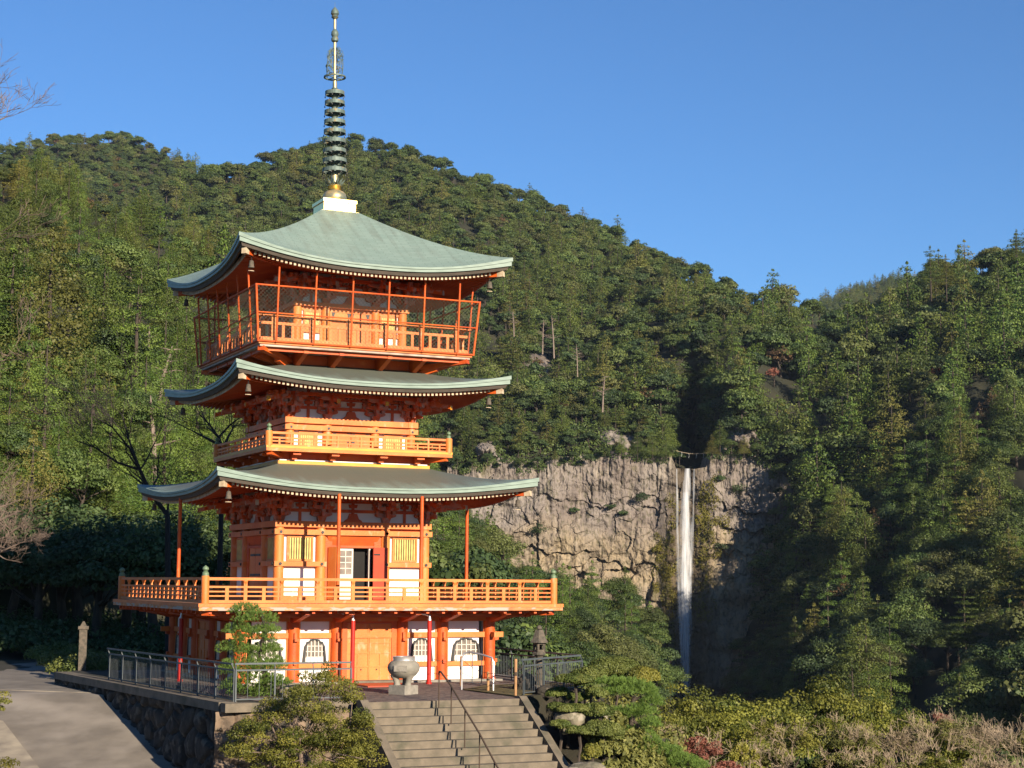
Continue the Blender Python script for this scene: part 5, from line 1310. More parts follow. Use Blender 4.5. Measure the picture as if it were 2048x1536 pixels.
for i in sorted(indiv):
    k, x, y, z, s, D, px, py, name = allt[i]
    cands = KINDS[k][1] if D < 640 else KINDS[k][0]; cr_, tr_ = cands[r.integers(len(cands))]
    e = empty(LOOK[k][1], (x, y, z), r.random()*6.28); e.scale = (s*(.85+.3*r.random()), s*(.85+.3*r.random()), s)
    lab_ = size_word(s)+LOOK[k][0]+' '+where(px, py, name)
    if len(lab_.split()) > 16: lab_ = LOOK[k][0]+' '+where(px, py, name)
    tag(e, ' '.join(lab_.split()[:16]), LOOK[k][2], 'forest '+('conifers' if fams[k] == 'c' else 'broadleaf trees')+' on the slopes')
    for nm, me in (('crown', cr_), ('trunk', tr_)):
        c = bpy.data.objects.new(nm, me); COL.objects.link(c); c.parent = e

for _ in range(620):   # wood on the valley side behind the tower
    x, y = -12+125*r.random(), 98+235*r.random(); z = G(x, y); allt.append(('dark' if r.random() < .6 else 'broad', x, y, z-.3, (.42 if y < 135 else .6)+.25*r.random(), 400., 0, 0, 'valley'))
def joined(me1, me2, name):
    """crown and trunk in one light mesh, for the instanced wood"""
    import bmesh
    me = me1.copy(); bm = bmesh.new(); bm.from_mesh(me); n0 = len(bm.faces); bm.from_mesh(me2)
    for f in list(bm.faces)[n0:]: f.material_index = 1
    bm.to_mesh(me); bm.free(); me.name = name
    if len(me.materials) < 2: me.materials.append(me2.materials[0])
    return me
def scatter(name, trees, protos):
    """one countless wood: a point per tree, drawn by geometry nodes"""
    pc = bpy.data.collections.new(name+'_models')
    for i, me in enumerate(protos):
        o = bpy.data.objects.new('%02d_model' % i, me); pc.objects.link(o)
    me = bpy.data.meshes.new(name); me.from_pydata([t[0] for t in trees], [], [])
    a = me.attributes.new('pick', 'INT', 'POINT'); a.data.foreach_set('value', [t[1] for t in trees])
    a = me.attributes.new('size', 'FLOAT_VECTOR', 'POINT'); a.data.foreach_set('vector', [c for t in trees for c in t[2]])
    a = me.attributes.new('turn', 'FLOAT', 'POINT'); a.data.foreach_set('value', [t[3] for t in trees])
    o = bpy.data.objects.new(name, me); COL.objects.link(o)
    ng = bpy.data.node_groups.new(name, 'GeometryNodeTree'); ng.interface.new_socket('Geometry', in_out='INPUT', socket_type='NodeSocketGeometry'); ng.interface.new_socket('Geometry', in_out='OUTPUT', socket_type='NodeSocketGeometry')
    n = ng.nodes; L = ng.links; gi = n.new('NodeGroupInput'); go = n.new('NodeGroupOutput')
    ci = n.new('GeometryNodeCollectionInfo'); ci.inputs['Collection'].default_value = pc; ci.inputs['Separate Children'].default_value = True; ci.inputs['Reset Children'].default_value = True
    ip = n.new('GeometryNodeInstanceOnPoints'); ip.inputs['Pick Instance'].default_value = True
    def attr(nm, ty):
        q = n.new('GeometryNodeInputNamedAttribute'); q.data_type = ty; q.inputs['Name'].default_value = nm; return [s_ for s_ in q.outputs if s_.enabled][0]
    L.new(gi.outputs[0], ip.inputs['Points']); L.new(ci.outputs[0], ip.inputs['Instance']); L.new(attr('pick', 'INT'), ip.inputs['Instance Index']); L.new(attr('size', 'FLOAT_VECTOR'), ip.inputs['Scale'])
    cx = n.new('ShaderNodeCombineXYZ'); L.new(attr('turn', 'FLOAT'), cx.inputs[2]); L.new(cx.outputs[0], ip.inputs['Rotation'])
    L.new(ip.outputs[0], go.inputs[0]); md = o.modifiers.new('scatter', 'NODES'); md.node_group = ng
    return o
protos = []; pidx = {}
for k, (far, near) in KINDS.items():
    pidx[k] = []
    for cr_, tr_ in far: pidx[k].append(len(protos)); protos.append(joined(cr_, tr_, k+'_far'))
nidx = {}
for k, (far, near) in KINDS.items():
    nidx[k] = []
    for cr_, tr_ in near[:2]: nidx[k].append(len(protos)); protos.append(joined(cr_, tr_, k+'_near'))
groups_ = {'mountain': ('forest', 'dense mixed evergreen forest covering the mountain and the right-hand slope'), 'peak': ('distant_forest', 'hazy forest covering the far left peak'), 'left': ('hillside_wood', 'mixed wood covering the slope left of the pagoda'), 'spur': ('spur_wood', 'dark thicket on the spur below the cliff'), 'valley': ('valley_wood', 'dark wood on the valley side below and behind the pagoda'), 'hill': ('farthest_forest', 'bluish forest on the farthest hill in the saddle')}
for name, (on, lab) in groups_.items():
    T = []
    for i, t in enumerate(allt):
        if t[8] != name or i in indiv: continue
        k, x, y, z, s, D, px, py, _ = t; ids = nidx[k] if D < 330 else pidx[k]
        T.append(((x, y, z), int(ids[r.integers(len(ids))]), (s*(.85+.3*r.random()), s*(.85+.3*r.random()), s), r.random()*6.28))
    tag(scatter(on, T, protos), lab, 'forest', kind='stuff')
print('TREES', len(allt), 'individual', len(indiv), cnt)
# ================================================================ water, rope, cliff growth
def watermat():
    m_ = bpy.data.materials.new('falling_water'); m_.use_nodes = True; t = m_.node_tree; n = t.nodes; L = t.links; b = n['Principled BSDF']
    b.inputs['Base Color'].default_value = (.62, .63, .64, 1); b.inputs['Roughness'].default_value = .8
    tc = n.new('ShaderNodeTexCoord'); mp = n.new('ShaderNodeMapping'); mp.inputs['Scale'].default_value = (1, 1, .06); L.new(tc.outputs['Object'], mp.inputs[0])
    q = n.new('ShaderNodeTexNoise'); q.inputs['Scale'].default_value = 1.7; q.inputs['Detail'].default_value = 9; L.new(mp.outputs[0], q.inputs['Vector'])
    at = n.new('ShaderNodeAttribute'); at.attribute_name = 'dens'
    ad = n.new('ShaderNodeMath'); ad.operation = 'ADD'; L.new(q.outputs[0], ad.inputs[0]); L.new(at.outputs['Fac'], ad.inputs[1])
    r_ = n.new('ShaderNodeMapRange'); r_.inputs[1].default_value = .86; r_.inputs[2].default_value = 1.85; L.new(ad.outputs[0], r_.inputs[0])
    tr = n.new('ShaderNodeBsdfTransparent'); ms = n.new('ShaderNodeMixShader'); L.new(r_.outputs[0], ms.inputs[0]); L.new(tr.outputs[0], ms.inputs[1]); L.new(b.outputs[0], ms.inputs[2]); L.new(ms.outputs[0], n['Material Output'].inputs[0])
    return m_
M['water'] = watermat()
def cliff_d(x, y): 
    j = np.clip((x-895)/(1610-895)*(nx-1), 0, nx-1).astype(int); v_ = np.clip((y-cliff_top(x))/(cliff_bot(x)-cliff_top(x)), 0, 1); i = (v_*(Dc.shape[0]-1)).astype(int); return Dc[i, j]
Vw, Fw, Aw = [], [], []
def stream(path, D0, dmax, seed, bulge=1.6):
    """path: (y, x centre, half width)"""
    ys_ = np.linspace(path[0][0], path[-1][0], 110); base = len(Vw); K = 11
    for y in ys_:
        c = np.interp(y, [p[0] for p in path], [p[1] for p in path]); h = np.interp(y, [p[0] for p in path], [p[2] for p in path])
        h *= 1+.22*(float(fbm(np.array([seed*3.]), np.array([y/22.]))[0])-.5)
        for k in range(K):
            u = -1+2*k/(K-1); d = D0-bulge*math.cos(u*1.5)-(y-940)*.006
            Vw.append(tuple(pix(c+u*h, y, d))); Aw.append(dmax*(1-abs(u)**1.7)-.10*abs(u)-.25*max(0, (y-1300)/90.))
    for j in range(109):
        for k in range(K-1): a_ = base+j*K+k; Fw.append((a_, a_+K, a_+K+1, a_+1))
stream([(938, 1353, 3), (1000, 1354, 5), (1100, 1355, 7), (1200, 1358, 9), (1300, 1364, 8), (1385, 1366, 10)], 677.5, .72, 1)
stream([(937, 1375, 9), (970, 1373, 13), (1030, 1371, 16), (1120, 1371, 21), (1240, 1370, 21), (1320, 1371, 15), (1392, 1375, 20)], 676, .92, 2)
stream([(938, 1388, 4), (1000, 1387, 6), (1100, 1383, 8), (1200, 1379, 9), (1300, 1375, 8), (1392, 1376, 9)], 677, .60, 3)
stream([(985, 1370, 15), (1150, 1369, 23), (1260, 1369, 22), (1330, 1371, 17), (1395, 1374, 25)], 675, .56, 4, 2.5)
me = bpy.data.meshes.new('waterfall'); me.from_pydata(Vw, [], Fw); me.materials.append(M['water']); a = me.attributes.new('dens', 'FLOAT', 'POINT'); a.data.foreach_set('value', Aw); me.polygons.foreach_set('use_smooth', [True]*len(Fw)); me.update()
o = bpy.data.objects.new('waterfall', me); COL.objects.link(o); tag(o, kind='structure')
# sacred rope across the lip
p0, p1 = pix(1347, 900, 690.), pix(1420, 905, 690.)
t = empty('sacred_rope', tuple((p0+p1)/2)); tag(t, 'thin straw rope with white paper streamers strung across the top of the waterfall', 'rope')
mid = (p0+p1)/2; b = MB(); b.tube([tuple(p0+(p1-p0)*k/10-mid-np.array([0, 0, 1.0*math.sin(math.pi*k/10)])) for k in range(11)], .08, 6); b.build('rope', M['tip'], t, True)
for k in (.22, .42, .62, .82):
    q = p0+(p1-p0)*k-mid-np.array([0, 0, 1.0*math.sin(math.pi*k)]); b = MB()
    b.bar(tuple(q), tuple(q-np.array([-.15, 0, .9])), .32, .06); b.bar(tuple(q-np.array([-.15, 0, .85])), tuple(q-np.array([.12, 0, 1.9])), .32, .06); b.build('paper_streamer', M['whitecloth'], t)

def on_cliff(px, py, off=.6): return pix(float(px), float(py), float(cliff_d(np.array([px]), np.array([py]))[0])-off)
def shrub(name, pos, clumps, n_per, size, mt, label, cat, r, jit=.45, low=-.3, asp=.75, group=None, stems=None, stem_mat='bark', tint0=None):
    e = empty(name, tuple(pos)); tag(e, label, cat, group)
    V, T = clump_foliage(clumps, n_per, size, asp, r, jit, low, tint0=tint0); o = bpy.data.objects.new('foliage', fast_mesh('foliage', V, 4, LM[mt], T)); COL.objects.link(o); o.parent = e
    if stems:
        b = MB()
        for pts, rs in stems: b.tube(pts, rs, 6)
        b.build('stem', M[stem_mat], e, True)
    return e
r = np.random.default_rng(77)
def blob(n, R_, H_, s): # random lobes filling a dome
    out = []
    for i in range(n):
        d = unit(r.normal(size=3)); out.append((np.array([d[0]*R_*.75*r.random()**.4, d[1]*R_*.75*r.random()**.4, H_*(.45+.42*d[2])]), (s*(.8+.5*r.random()),)*2+(s*(.6+.3*r.random()),)))
    return out
for (px, py, s_, lab) in ((1282, 1003, 5.5, 'flat-topped shrub growing on a ledge high on the cliff, left of the falls'), (1078, 1066, 6., 'dark round shrub on a ledge in the middle of the cliff'), (1148, 1024, 3., 'small shrub on the upper left rock face'), (1222, 1018, 3.6, 'small shrub beside the flat-topped ledge shrub'),
                          (1245, 1030, 3., 'tiny shrub under the flat-topped ledge shrub'), (1478, 985, 5.5, 'shrub on the rock face right of the falls'), (1440, 960, 3., 'small shrub in the crack right of the falls'), (1025, 985, 2.6, 'tiny shrub near the left end of the cliff'), (1315, 1105, 4., 'yellowish shrub low on the rock beside the falls'), (1440, 1100, 4.5, 'shrub at the shadow edge right of the falls')):
    shrub('cliff_shrub', on_cliff(px, py, 2.), blob(9, s_*.8, s_*.55, s_*.3), 60, .5, 'dark' if False else ('moss' if 'yellow' in lab else 'broad_dark'), lab, 'shrub', r, group='shrubs growing on the cliff')
# hanging moss beside the falls
Vm, Tm = [], []
for (x0, x1, y0, y1, n_) in ((1398, 1440, 955, 1120, 40), (1395, 1425, 1000, 1240, 30), (1310, 1346, 1060, 1180, 26), (1325, 1350, 1130, 1300, 46), (1280, 1335, 1260, 1420, 60), (1335, 1352, 990, 1080, 10), (1400, 1470, 1030, 1060, 12), (1340, 1420, 1200, 1215, 8)):
    for i in range(n_):
        px, py = x0+(x1-x0)*r.random(), y0+(y1-y0)*r.random(); c = on_cliff(min(px, 1600), py, .8); s_ = .9+1.5*r.random()
        P, N = shell(60, c, np.array([s_, 1., s_*1.5]), r, -.9, .3); Vm.append(leaf_quads(P, N, .55, .8, r, .5)); Tm.append(np.clip(r.random()*.6+.4*r.random(len(P)), 0, 1))
o = bpy.data.objects.new('hanging_moss', fast_mesh('hanging_moss', np.concatenate(Vm), 4, LM['moss'], np.concatenate(Tm))); COL.objects.link(o); tag(o, 'yellow-green moss and ferns hanging on the wet rock beside the falls', 'moss', kind='stuff')

# ---------------------------------------------------------------- bare branching trees
def grow(b, p, d, L_, rad, depth, rr, spread=.55, up=.12, shrink=.72, kids=2, nseg=3, minr=.004, tips=None):
    pts = [p]; rs = [rad]
    for i in range(nseg):
        d = (d+Vector((rr.gauss(0, .13), rr.gauss(0, .13), rr.gauss(0, .10)+up*.3))).normalized(); p = p+d*(L_/nseg); pts.append(p); rs.append(max(minr, rad*(1-(i+1)/nseg*.35)))
    b.tube(pts, rs, 6 if rad > .03 else 4 if rad > .012 else 3)
    if depth == 0:
        if tips is not None: tips.append((p, d))
        return
    for k in range(kids+(rr.random() < .45)):
        q = pts[rr.randint(1, nseg)] if k else p; rv = Vector((rr.gauss(0, 1), rr.gauss(0, 1), rr.gauss(0, .7)+up)).normalized()
        grow(b, q, (d+rv*spread*(1.1 if k else .6)).normalized(), L_*shrink*(.8+.4*rr.random()), max(minr, rs[-1]*(.85 if k == 0 else .62)), depth-1, rr, spread, up, shrink, kids, nseg, minr, tips)
def bare_tree(pos, d, L_, rad, depth, seed, label, mt='twig', name='bare_tree', limbs=None, minr=.006, **kw):
    rr = random.Random(seed); e = empty(name, pos); tag(e, label, 'tree'); b = MB()
    if limbs:
        for pts, rs in limbs:
            b.tube(pts, rs, 8)
        b.build('trunk', M[mt], e, True); b = MB()
        for pts, rs in limbs:
            for k in range(1, len(pts)):
                p = Vector(pts[k]); dd = (p-Vector(pts[k-1])).normalized()
                for _ in range(kw.get('per', 2)): grow(b, p, (dd+Vector((rr.gauss(0, .6), rr.gauss(0, .5), rr.gauss(0, .5)+.2))).normalized(), L_*(.7+.5*rr.random()), rs[k]*.55, depth, rr, minr=minr, **{a: c for a, c in kw.items() if a != 'per'})
        b.build('branches', M[mt], e)
    else:
        grow(b, Vector((0, 0, 0)), Vector(d).normalized(), L_, rad, depth, rr, minr=minr, **kw); b.build('branches', M[mt], e)
    return e
def W(px, py, D, o=None):
    p = pix(float(px), float(py), float(D)); return tuple(p) if o is None else tuple(p-np.array(o))
# dark leafless tree behind the left corner of the lowest roof
o_ = W(345, 1060, 78)
bare_tree(o_, None, 1.15, .1, 4, 4, 'dark leafless tree spreading above the left tip of the lowest roof', 'darktwig', minr=.007, per=2,
    limbs=[([(0, 0, -6), W(335, 1030, 78, o_), W(300, 985, 78, o_), W(280, 940, 77.5, o_), W(262, 900, 77, o_)], [.16, .12, .10, .08, .06]),
           ([W(280, 940, 77.5, o_), W(258, 880, 78, o_), W(245, 830, 78.5, o_)], [.06, .04, .025]), ([W(280, 940, 77.5, o_), W(235, 925, 77, o_), W(190, 895, 76.5, o_), W(150, 880, 76, o_)], [.06, .05, .035, .02]),
           ([W(300, 985, 78, o_), W(315, 955, 79, o_), W(318, 905, 79, o_)], [.06, .04, .02]), ([W(262, 900, 77, o_), W(225, 855, 76.5, o_), W(185, 830, 76, o_)], [.05, .035, .02])])
o_ = W(445, 960, 76)
bare_tree(o_, None, 1.2, .1, 3, 8, 'dark leafless branches rising behind the middle roof, left side', 'darktwig', minr=.008, per=2,
    limbs=[([(0, 0, -6), W(445, 900, 76, o_), W(437, 875, 76, o_)], [.13, .10, .08]), ([W(437, 875, 76, o_), W(420, 850, 76, o_), W(400, 830, 76, o_)], [.06, .04, .025]), ([W(437, 875, 76, o_), W(460, 850, 76, o_), W(480, 835, 76, o_)], [.06, .04, .025]), ([W(430, 885, 76, o_), W(405, 872, 76, o_), W(385, 862, 76, o_)], [.07, .05, .03])])
# grey-pink leafless cherry standing left of the frame, twigs reaching in
o_ = (-17.2, 46.0, -2.4)
L1 = lambda *a: W(*a, o_)
bare_tree(o_, None, .75, .1, 4, 21, 'leafless cherry tree reaching in from the left picture edge with grey and reddish twigs', 'twig', minr=.005, per=2, name='cherry_tree',
    limbs=[([(0, 0, -.5), (.1, 0, 3.5), (.2, 0, 8), (.3, 0, 12.5)], [.3, .24, .18, .1]),
           ([(.3, 0, 11.6), L1(-120, 300, 46), L1(-50, 262, 46), L1(10, 235, 46)], [.09, .06, .04, .018]), ([(.2, 0, 9), L1(-140, 500, 46), L1(-60, 480, 45), L1(-10, 470, 45)], [.08, .05, .03, .015]),
           ([(.15, 0, 7), L1(-150, 760, 46), L1(-60, 740, 45), L1(10, 720, 45)], [.07, .05, .03, .015]), ([(.3, 0, 12.5), L1(-110, 260, 46), L1(-60, 225, 46)], [.08, .05, .02])])
# sunlit pinkish twig mass low on the left
for i, (px, py, D_, L_, lab) in enumerate(((-12, 1095, 63, .5, 'sunlit pinkish leafless shrub at the left edge, lower of the two'), (-8, 1030, 70, .55, 'sunlit pinkish leafless tree at the left edge, upper of the two'))):
    o_ = W(px-60, py+60, D_); Q = lambda *a: W(*a, o_)
    bare_tree(o_, None, L_, .05, 4, 31+i, lab, 'twig', minr=.005, per=5, name='leafless_shrub', spread=.7,
        limbs=[([(0, 0, -3), Q(px-50, py+20, D_), Q(px-20, py-5, D_), Q(px+20, py-20, D_)], [.12, .09, .06, .03]), ([Q(px-50, py+20, D_), Q(px-45, py-30, D_), Q(px-15, py-50, D_+.6)], [.08, .05, .03]), ([Q(px-50, py+20, D_), Q(px+5, py+12, D_-.5), Q(px+50, py-8, D_-.8)], [.08, .05, .02])])
# dead snags on the slopes
for (px, y0, y1, D_, rad, seed, lab, land) in ((310, 950, 790, 150, .32, 1, 'tall bare pale trunk standing left of the pagoda, lower piece', 'left_slope'), (316, 800, 690, 190, .30, 2, 'tall leaning dead trunk left of the middle roof', 'left_slope'), (262, 600, 530, 280, .4, 3, 'forked dead trunk on the left slope above the pale crag', 'left_slope'),
    (1108, 708, 632, 790, .8, 4, 'bleached dead conifer with many side branches above the cliff', ''), (1085, 700, 640, 795, .7, 5, 'smaller bleached dead tree left of the many-branched one', ''), (1205, 815, 752, 740, .8, 6, 'twisted bleached dead tree above the cliff centre', ''), (1155, 745, 690, 775, .6, 7, 'thin bleached dead trunk between the other dead trees', ''),
    (1028, 665, 622, 800, .6, 8, 'small bleached dead tree right of the top balcony', ''), (161, 690, 615, 235, .3, 9, 'straight reddish bare trunk among the left conifers', ''), (297, 700, 650, 240, .26, 10, 'short bare trunk in shade left of the top balcony', ''), (215, 520, 478, 330, .5, 11, 'dark trunk leaning over the pale crag on the left slope', '')):
    D_ = D_ if px > 900 else D_-12
    b0 = np.array(W(px, y0, D_-34 if px > 900 else D_)); H_ = (y0-y1)/FPX*D_; rr = random.Random(seed); e = empty('dead_tree', tuple(b0)); tag(e, lab, 'dead tree')
    b = MB(); lx = rr.uniform(-.12, .12)*H_+(H_*.12 if 'lean' in lab else 0)
    rad *= .5 if px > 900 else .8
    b.tube([(0, 0, -2), (lx*.3, 0, H_*.4), (lx*.8, 0, H_*.8), (lx, 0, H_)], [rad, rad*.8, rad*.5, rad*.15], 7); b.build('trunk', M['palebark'], e, True); b = MB()
    for k in range(22 if px > 900 else 7):
        z = H_*(.35+.6*rr.random()); a_ = rr.random()*6.28; l_ = H_*.16*(1.3-z/H_)+.3; b.tube([(lx*z/H_, 0, z), (lx*z/H_+math.cos(a_)*l_, math.sin(a_)*l_, z+l_*.25), (lx*z/H_+math.cos(a_)*l_*1.7, math.sin(a_)*l_*1.7, z+l_*(.2+.4*rr.random()))], [rad*.3, rad*.2, rad*.07], 4)
    b.build('branches', M['palebark'], e)
b = MB(); Vc = []
for j in range(14):
    for i in range(8): Vc.append(W(188+26*i/7+6*math.sin(j), 495+72*j/13, 296-7*math.sin(math.pi*i/7)-3*noise.noise(Vector((i*.7, j*.5, 1)))))
b.add(Vc, [(j*8+i, (j+1)*8+i, (j+1)*8+i+1, j*8+i+1) for j in range(13) for i in range(7)]); tag(b.build('pale_crag', M['cliff']), kind='structure')
# two tall firs breaking the right skyline
for px, py, s_, lab in ((1862, 590, 1.25, 'tall ragged fir breaking the skyline on the right, left of the pair'), (1893, 592, 1.05, 'slightly shorter fir breaking the skyline on the right, right of the pair'), (2035, 545, 1.1, 'dark flat-tiered fir on the skyline at the right picture edge')):
    cr_, tr_ = KINDS['tier'][1][0 if px < 1880 else 1]; e = empty('fir_tree', W(px, py, 735)); e.scale = (s_*.95, s_*.95, s_*1.15); e.rotation_euler = (0, 0, px); tag(e, lab, 'conifer')
    for nm, me in (('crown', cr_), ('trunk', tr_)): c = bpy.data.objects.new(nm, me); COL.objects.link(c); c.parent = e

# ---------------------------------------------------------------- dark trees and hedge in the tower's shadow
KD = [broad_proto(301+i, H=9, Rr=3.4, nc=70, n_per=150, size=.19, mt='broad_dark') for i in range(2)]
dk = [(15, 1250, 92, 1.0), (75, 1250, 88, .85), (130, 1255, 90, .95), (190, 1262, 86, .9), (250, 1262, 88, 1.0), (310, 1265, 84, .95), (370, 1265, 86, 1.0), (430, 1262, 84, .9), (-60, 1250, 90, 1.1), (160, 1230, 97, 1.15), (40, 1235, 100, 1.1), (280, 1235, 97, 1.1)]
wd = ['at the left edge', 'second from the left edge', 'third from the left edge', 'left of the balcony corner', 'behind the balcony corner', 'behind the left balcony', 'behind the left eave post', 'close behind the pagoda', 'outside the left edge', 'in the back row, centre', 'in the back row, left', 'in the back row, right']
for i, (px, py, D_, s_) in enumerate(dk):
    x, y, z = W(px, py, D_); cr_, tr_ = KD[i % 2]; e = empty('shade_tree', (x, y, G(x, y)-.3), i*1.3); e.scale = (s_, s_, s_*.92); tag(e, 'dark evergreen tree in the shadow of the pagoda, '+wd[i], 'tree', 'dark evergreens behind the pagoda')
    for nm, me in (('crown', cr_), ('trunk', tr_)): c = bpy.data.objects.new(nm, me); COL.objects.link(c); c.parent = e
for i, (px, py, D_) in enumerate(((45, 1262, 88), (85, 1270, 82), (118, 1280, 77), (148, 1292, 72), (172, 1300, 67), (200, 1302, 66), (232, 1300, 68), (265, 1298, 70), (20, 1255, 98))):
    x, y, z = W(px, py, D_); zz = G(x, y)
    shrub('clipped_hedge', (x, y, zz), [(np.array([0, 0, .45]), (1.0, 1.0, .62)), (np.array([.7, .3, .4]), (.8, .8, .55)), (np.array([-.7, -.2, .4]), (.8, .8, .5))], 1100, .085, 'azalea', 'dark clipped hedge mound along the shaded path, number %s from the pillar' % ('nine eight seven six one two three four ten'.split()[i]) if False else 'low clipped hedge mound in shade beside the far path', 'hedge', r, group='clipped hedge mounds beside the path')
# low wall of fill behind the tower: understorey so that no bare ground shows
Vs, Ts = [], []
for i in range(260):
    px = -60+520*r.random(); D_ = 80+22*r.random(); x, y, z = W(px, 1262, D_); s_ = .7+.8*r.random()
    P, N = shell(110, np.array([x, y, G(x, y)+.5*s_]), np.array([s_, s_, s_*.8]), r, -.3, .3); Vs.append(leaf_quads(P, N, .2, .75, r, .5)); Ts.append(r.random(len(P))*.6)
o = bpy.data.objects.new('undergrowth', fast_mesh('undergrowth', np.concatenate(Vs), 4, LM['broad_dark'], np.concatenate(Ts))); COL.objects.link(o); tag(o, 'dark undergrowth below the trees behind the path', 'undergrowth', kind='stuff')

Vs, Ts = [], []
for i in range(420):
    X_ = np.array([-120+600*r.random()]); Y_ = np.array([925+190*r.random()]); D_ = float(left_slope.depth(X_, Y_)[0]); c = pix(float(X_[0]), float(Y_[0]), D_); s_ = .8+1.1*r.random()
    P, N = shell(110, c, np.array([s_, s_, s_*.9]), r, -.3, .3); Vs.append(leaf_quads(P, N, .22, .75, r, .4)); Ts.append(r.random(len(P)))
o = bpy.data.objects.new('slope_undergrowth', fast_mesh('slope_undergrowth', np.concatenate(Vs), 4, LM['conif_near'], np.concatenate(Ts))); COL.objects.link(o); tag(o, 'leafy undergrowth at the foot of the left slope', 'undergrowth', kind='stuff')

# ---------------------------------------------------------------- small garden pine before the tower
def pine(name, pos, pads, trunk, label, n_t, L_, r, mt='pine'):
    e = empty(name, pos); tag(e, label, 'pine'); Vs, Ts = [], []
    for (c, rad) in pads:
        c = np.array(c); rad = np.array(rad); n = int(n_t*rad[0]*rad[1]); P, N = shell(n, c, rad, r, -.25, .6); t0 = r.random()*.25
        base = np.repeat(P, 11, 0); up = np.repeat(N*.6+np.array([0, 0, .75]), 11, 0)
        Vs.append(needles(base, up, L_, .011, r, .55)); Ts.append(np.clip(t0+.15+.6*np.repeat(r.random(n)[:len(P)], 11), 0, 1))
    o = bpy.data.objects.new('needles', fast_mesh('needles', np.concatenate(Vs), 4, LM[mt], np.concatenate(Ts))); COL.objects.link(o); o.parent = e
    b = MB()
    for pts, rs in trunk: b.tube(pts, rs, 8)
    b.build('trunk', M['bark'], e, True); return e
D_ = 51.3; o_ = W(522, 1400, D_); o_ = (o_[0], o_[1], 0); Q = lambda px, py, dy=0: W(px, py, D_+dy, o_)
pads = []
for (px, py, wpx, hpx) in ((490, 1222, 28, 12), (512, 1240, 40, 14), (478, 1262, 26, 12), (505, 1278, 40, 15), (532, 1262, 24, 9), (470, 1300, 30, 14), (508, 1308, 38, 15), (540, 1300, 22, 10), (480, 1334, 34, 15), (522, 1338, 40, 16), (552, 1330, 20, 12), (505, 1362, 42, 16), (545, 1366, 30, 13), (490, 1385, 34, 13), (530, 1390, 34, 12), (562, 1372, 22, 10), (455, 1345, 22, 12), (462, 1375, 22, 12)):
    for dy in (-.3, .35): pads.append((Q(px+r.normal()*3, py, dy+.1*r.normal()), (wpx/65.*1.15, .55, hpx/65.*1.35)))
pine('garden_pine', o_, pads, [([(0, 0, -.2), (.12, 0, .6), (-.12, 0, 1.2), (.1, 0, 1.9), (-.1, 0, 2.6)], [.11, .10, .08, .06, .03])], 'small shaped pine with layered needle pads in front of the left ground-floor windows', 420, .085, r)
boulder(o_[0]+1.0, o_[1]-.6, .05, .38, 21, 'pale rough stone at the foot of the small pine', .9, 'palerock')

# ---------------------------------------------------------------- big foreground bush
D_ = 45.2; o_ = W(610, 1536, D_); o_ = (o_[0], o_[1], -4.0); Q = lambda px, py, dy=0: np.array(W(px, py, D_+dy, o_))
cl = []
for (px, py, rp, n) in ((640, 1362, 34, 12), (690, 1385, 30, 9), (600, 1385, 30, 9), (560, 1420, 40, 13), (640, 1425, 44, 15), (510, 1450, 36, 12), (590, 1470, 50, 19), (665, 1480, 52, 20), (715, 1450, 34, 11), (480, 1500, 34, 12), (540, 1520, 46, 17), (640, 1530, 60, 22), (720, 1510, 40, 14), (600, 1580, 90, 22), (700, 1590, 60, 10), (500, 1580, 50, 10)):
    for _ in range(n):
        a_, b_, c_ = r.normal(size=3)*.5; cl.append((Q(px+a_*rp, py+b_*rp*.7, c_*1.0), ((.20+.13*r.random()),)*2+((.13+.08*r.random()),)))
tr = [([(0, 0, 0), (.05, 0, 1.2), Q(600, 1480), Q(640, 1420), Q(655, 1370)], [.10, .08, .05, .03, .012]), ([(.05, 0, 1.2), Q(560, 1500), Q(540, 1440)], [.06, .04, .015]), ([(.05, 0, 1.2), Q(670, 1510), Q(700, 1450), Q(705, 1400)], [.06, .04, .02, .01])]
for _ in range(46):
    c = cl[r.integers(len(cl))][0]; m_ = Q(610, 1500)*.5+c*.5+r.normal(size=3)*.12; tr.append(([tuple(m_), tuple(c*.7+m_*.3+r.normal(size=3)*.05), tuple(c)], [.018, .012, .005]))
shrub('foreground_bush', o_, cl, 230, .052, 'bush', 'large airy yellow-green bush in front of the stone wall, left of the stairs', 'bush', r, jit=.7, low=-.7, asp=.6, stems=[([tuple(p) for p in a_], b_) for a_, b_ in tr], stem_mat='twig')
# leaf cluster at left edge
for px, py, D_, s_, mt, lab in ((2, 1405, 48, .34, 'bush', 'leafy green shrub at the left picture edge beside the path kerb'), (6, 1540, 44, .42, 'moss', 'clipped mossy-green shrub in the bottom left corner')):
    p = W(px, py, D_); shrub('edge_shrub', (p[0]-.15, p[1], p[2]-.3), blob(10, s_*1.4, s_*2., s_*.55), 130, .055, mt, lab, 'shrub', r, jit=.6, asp=.6)

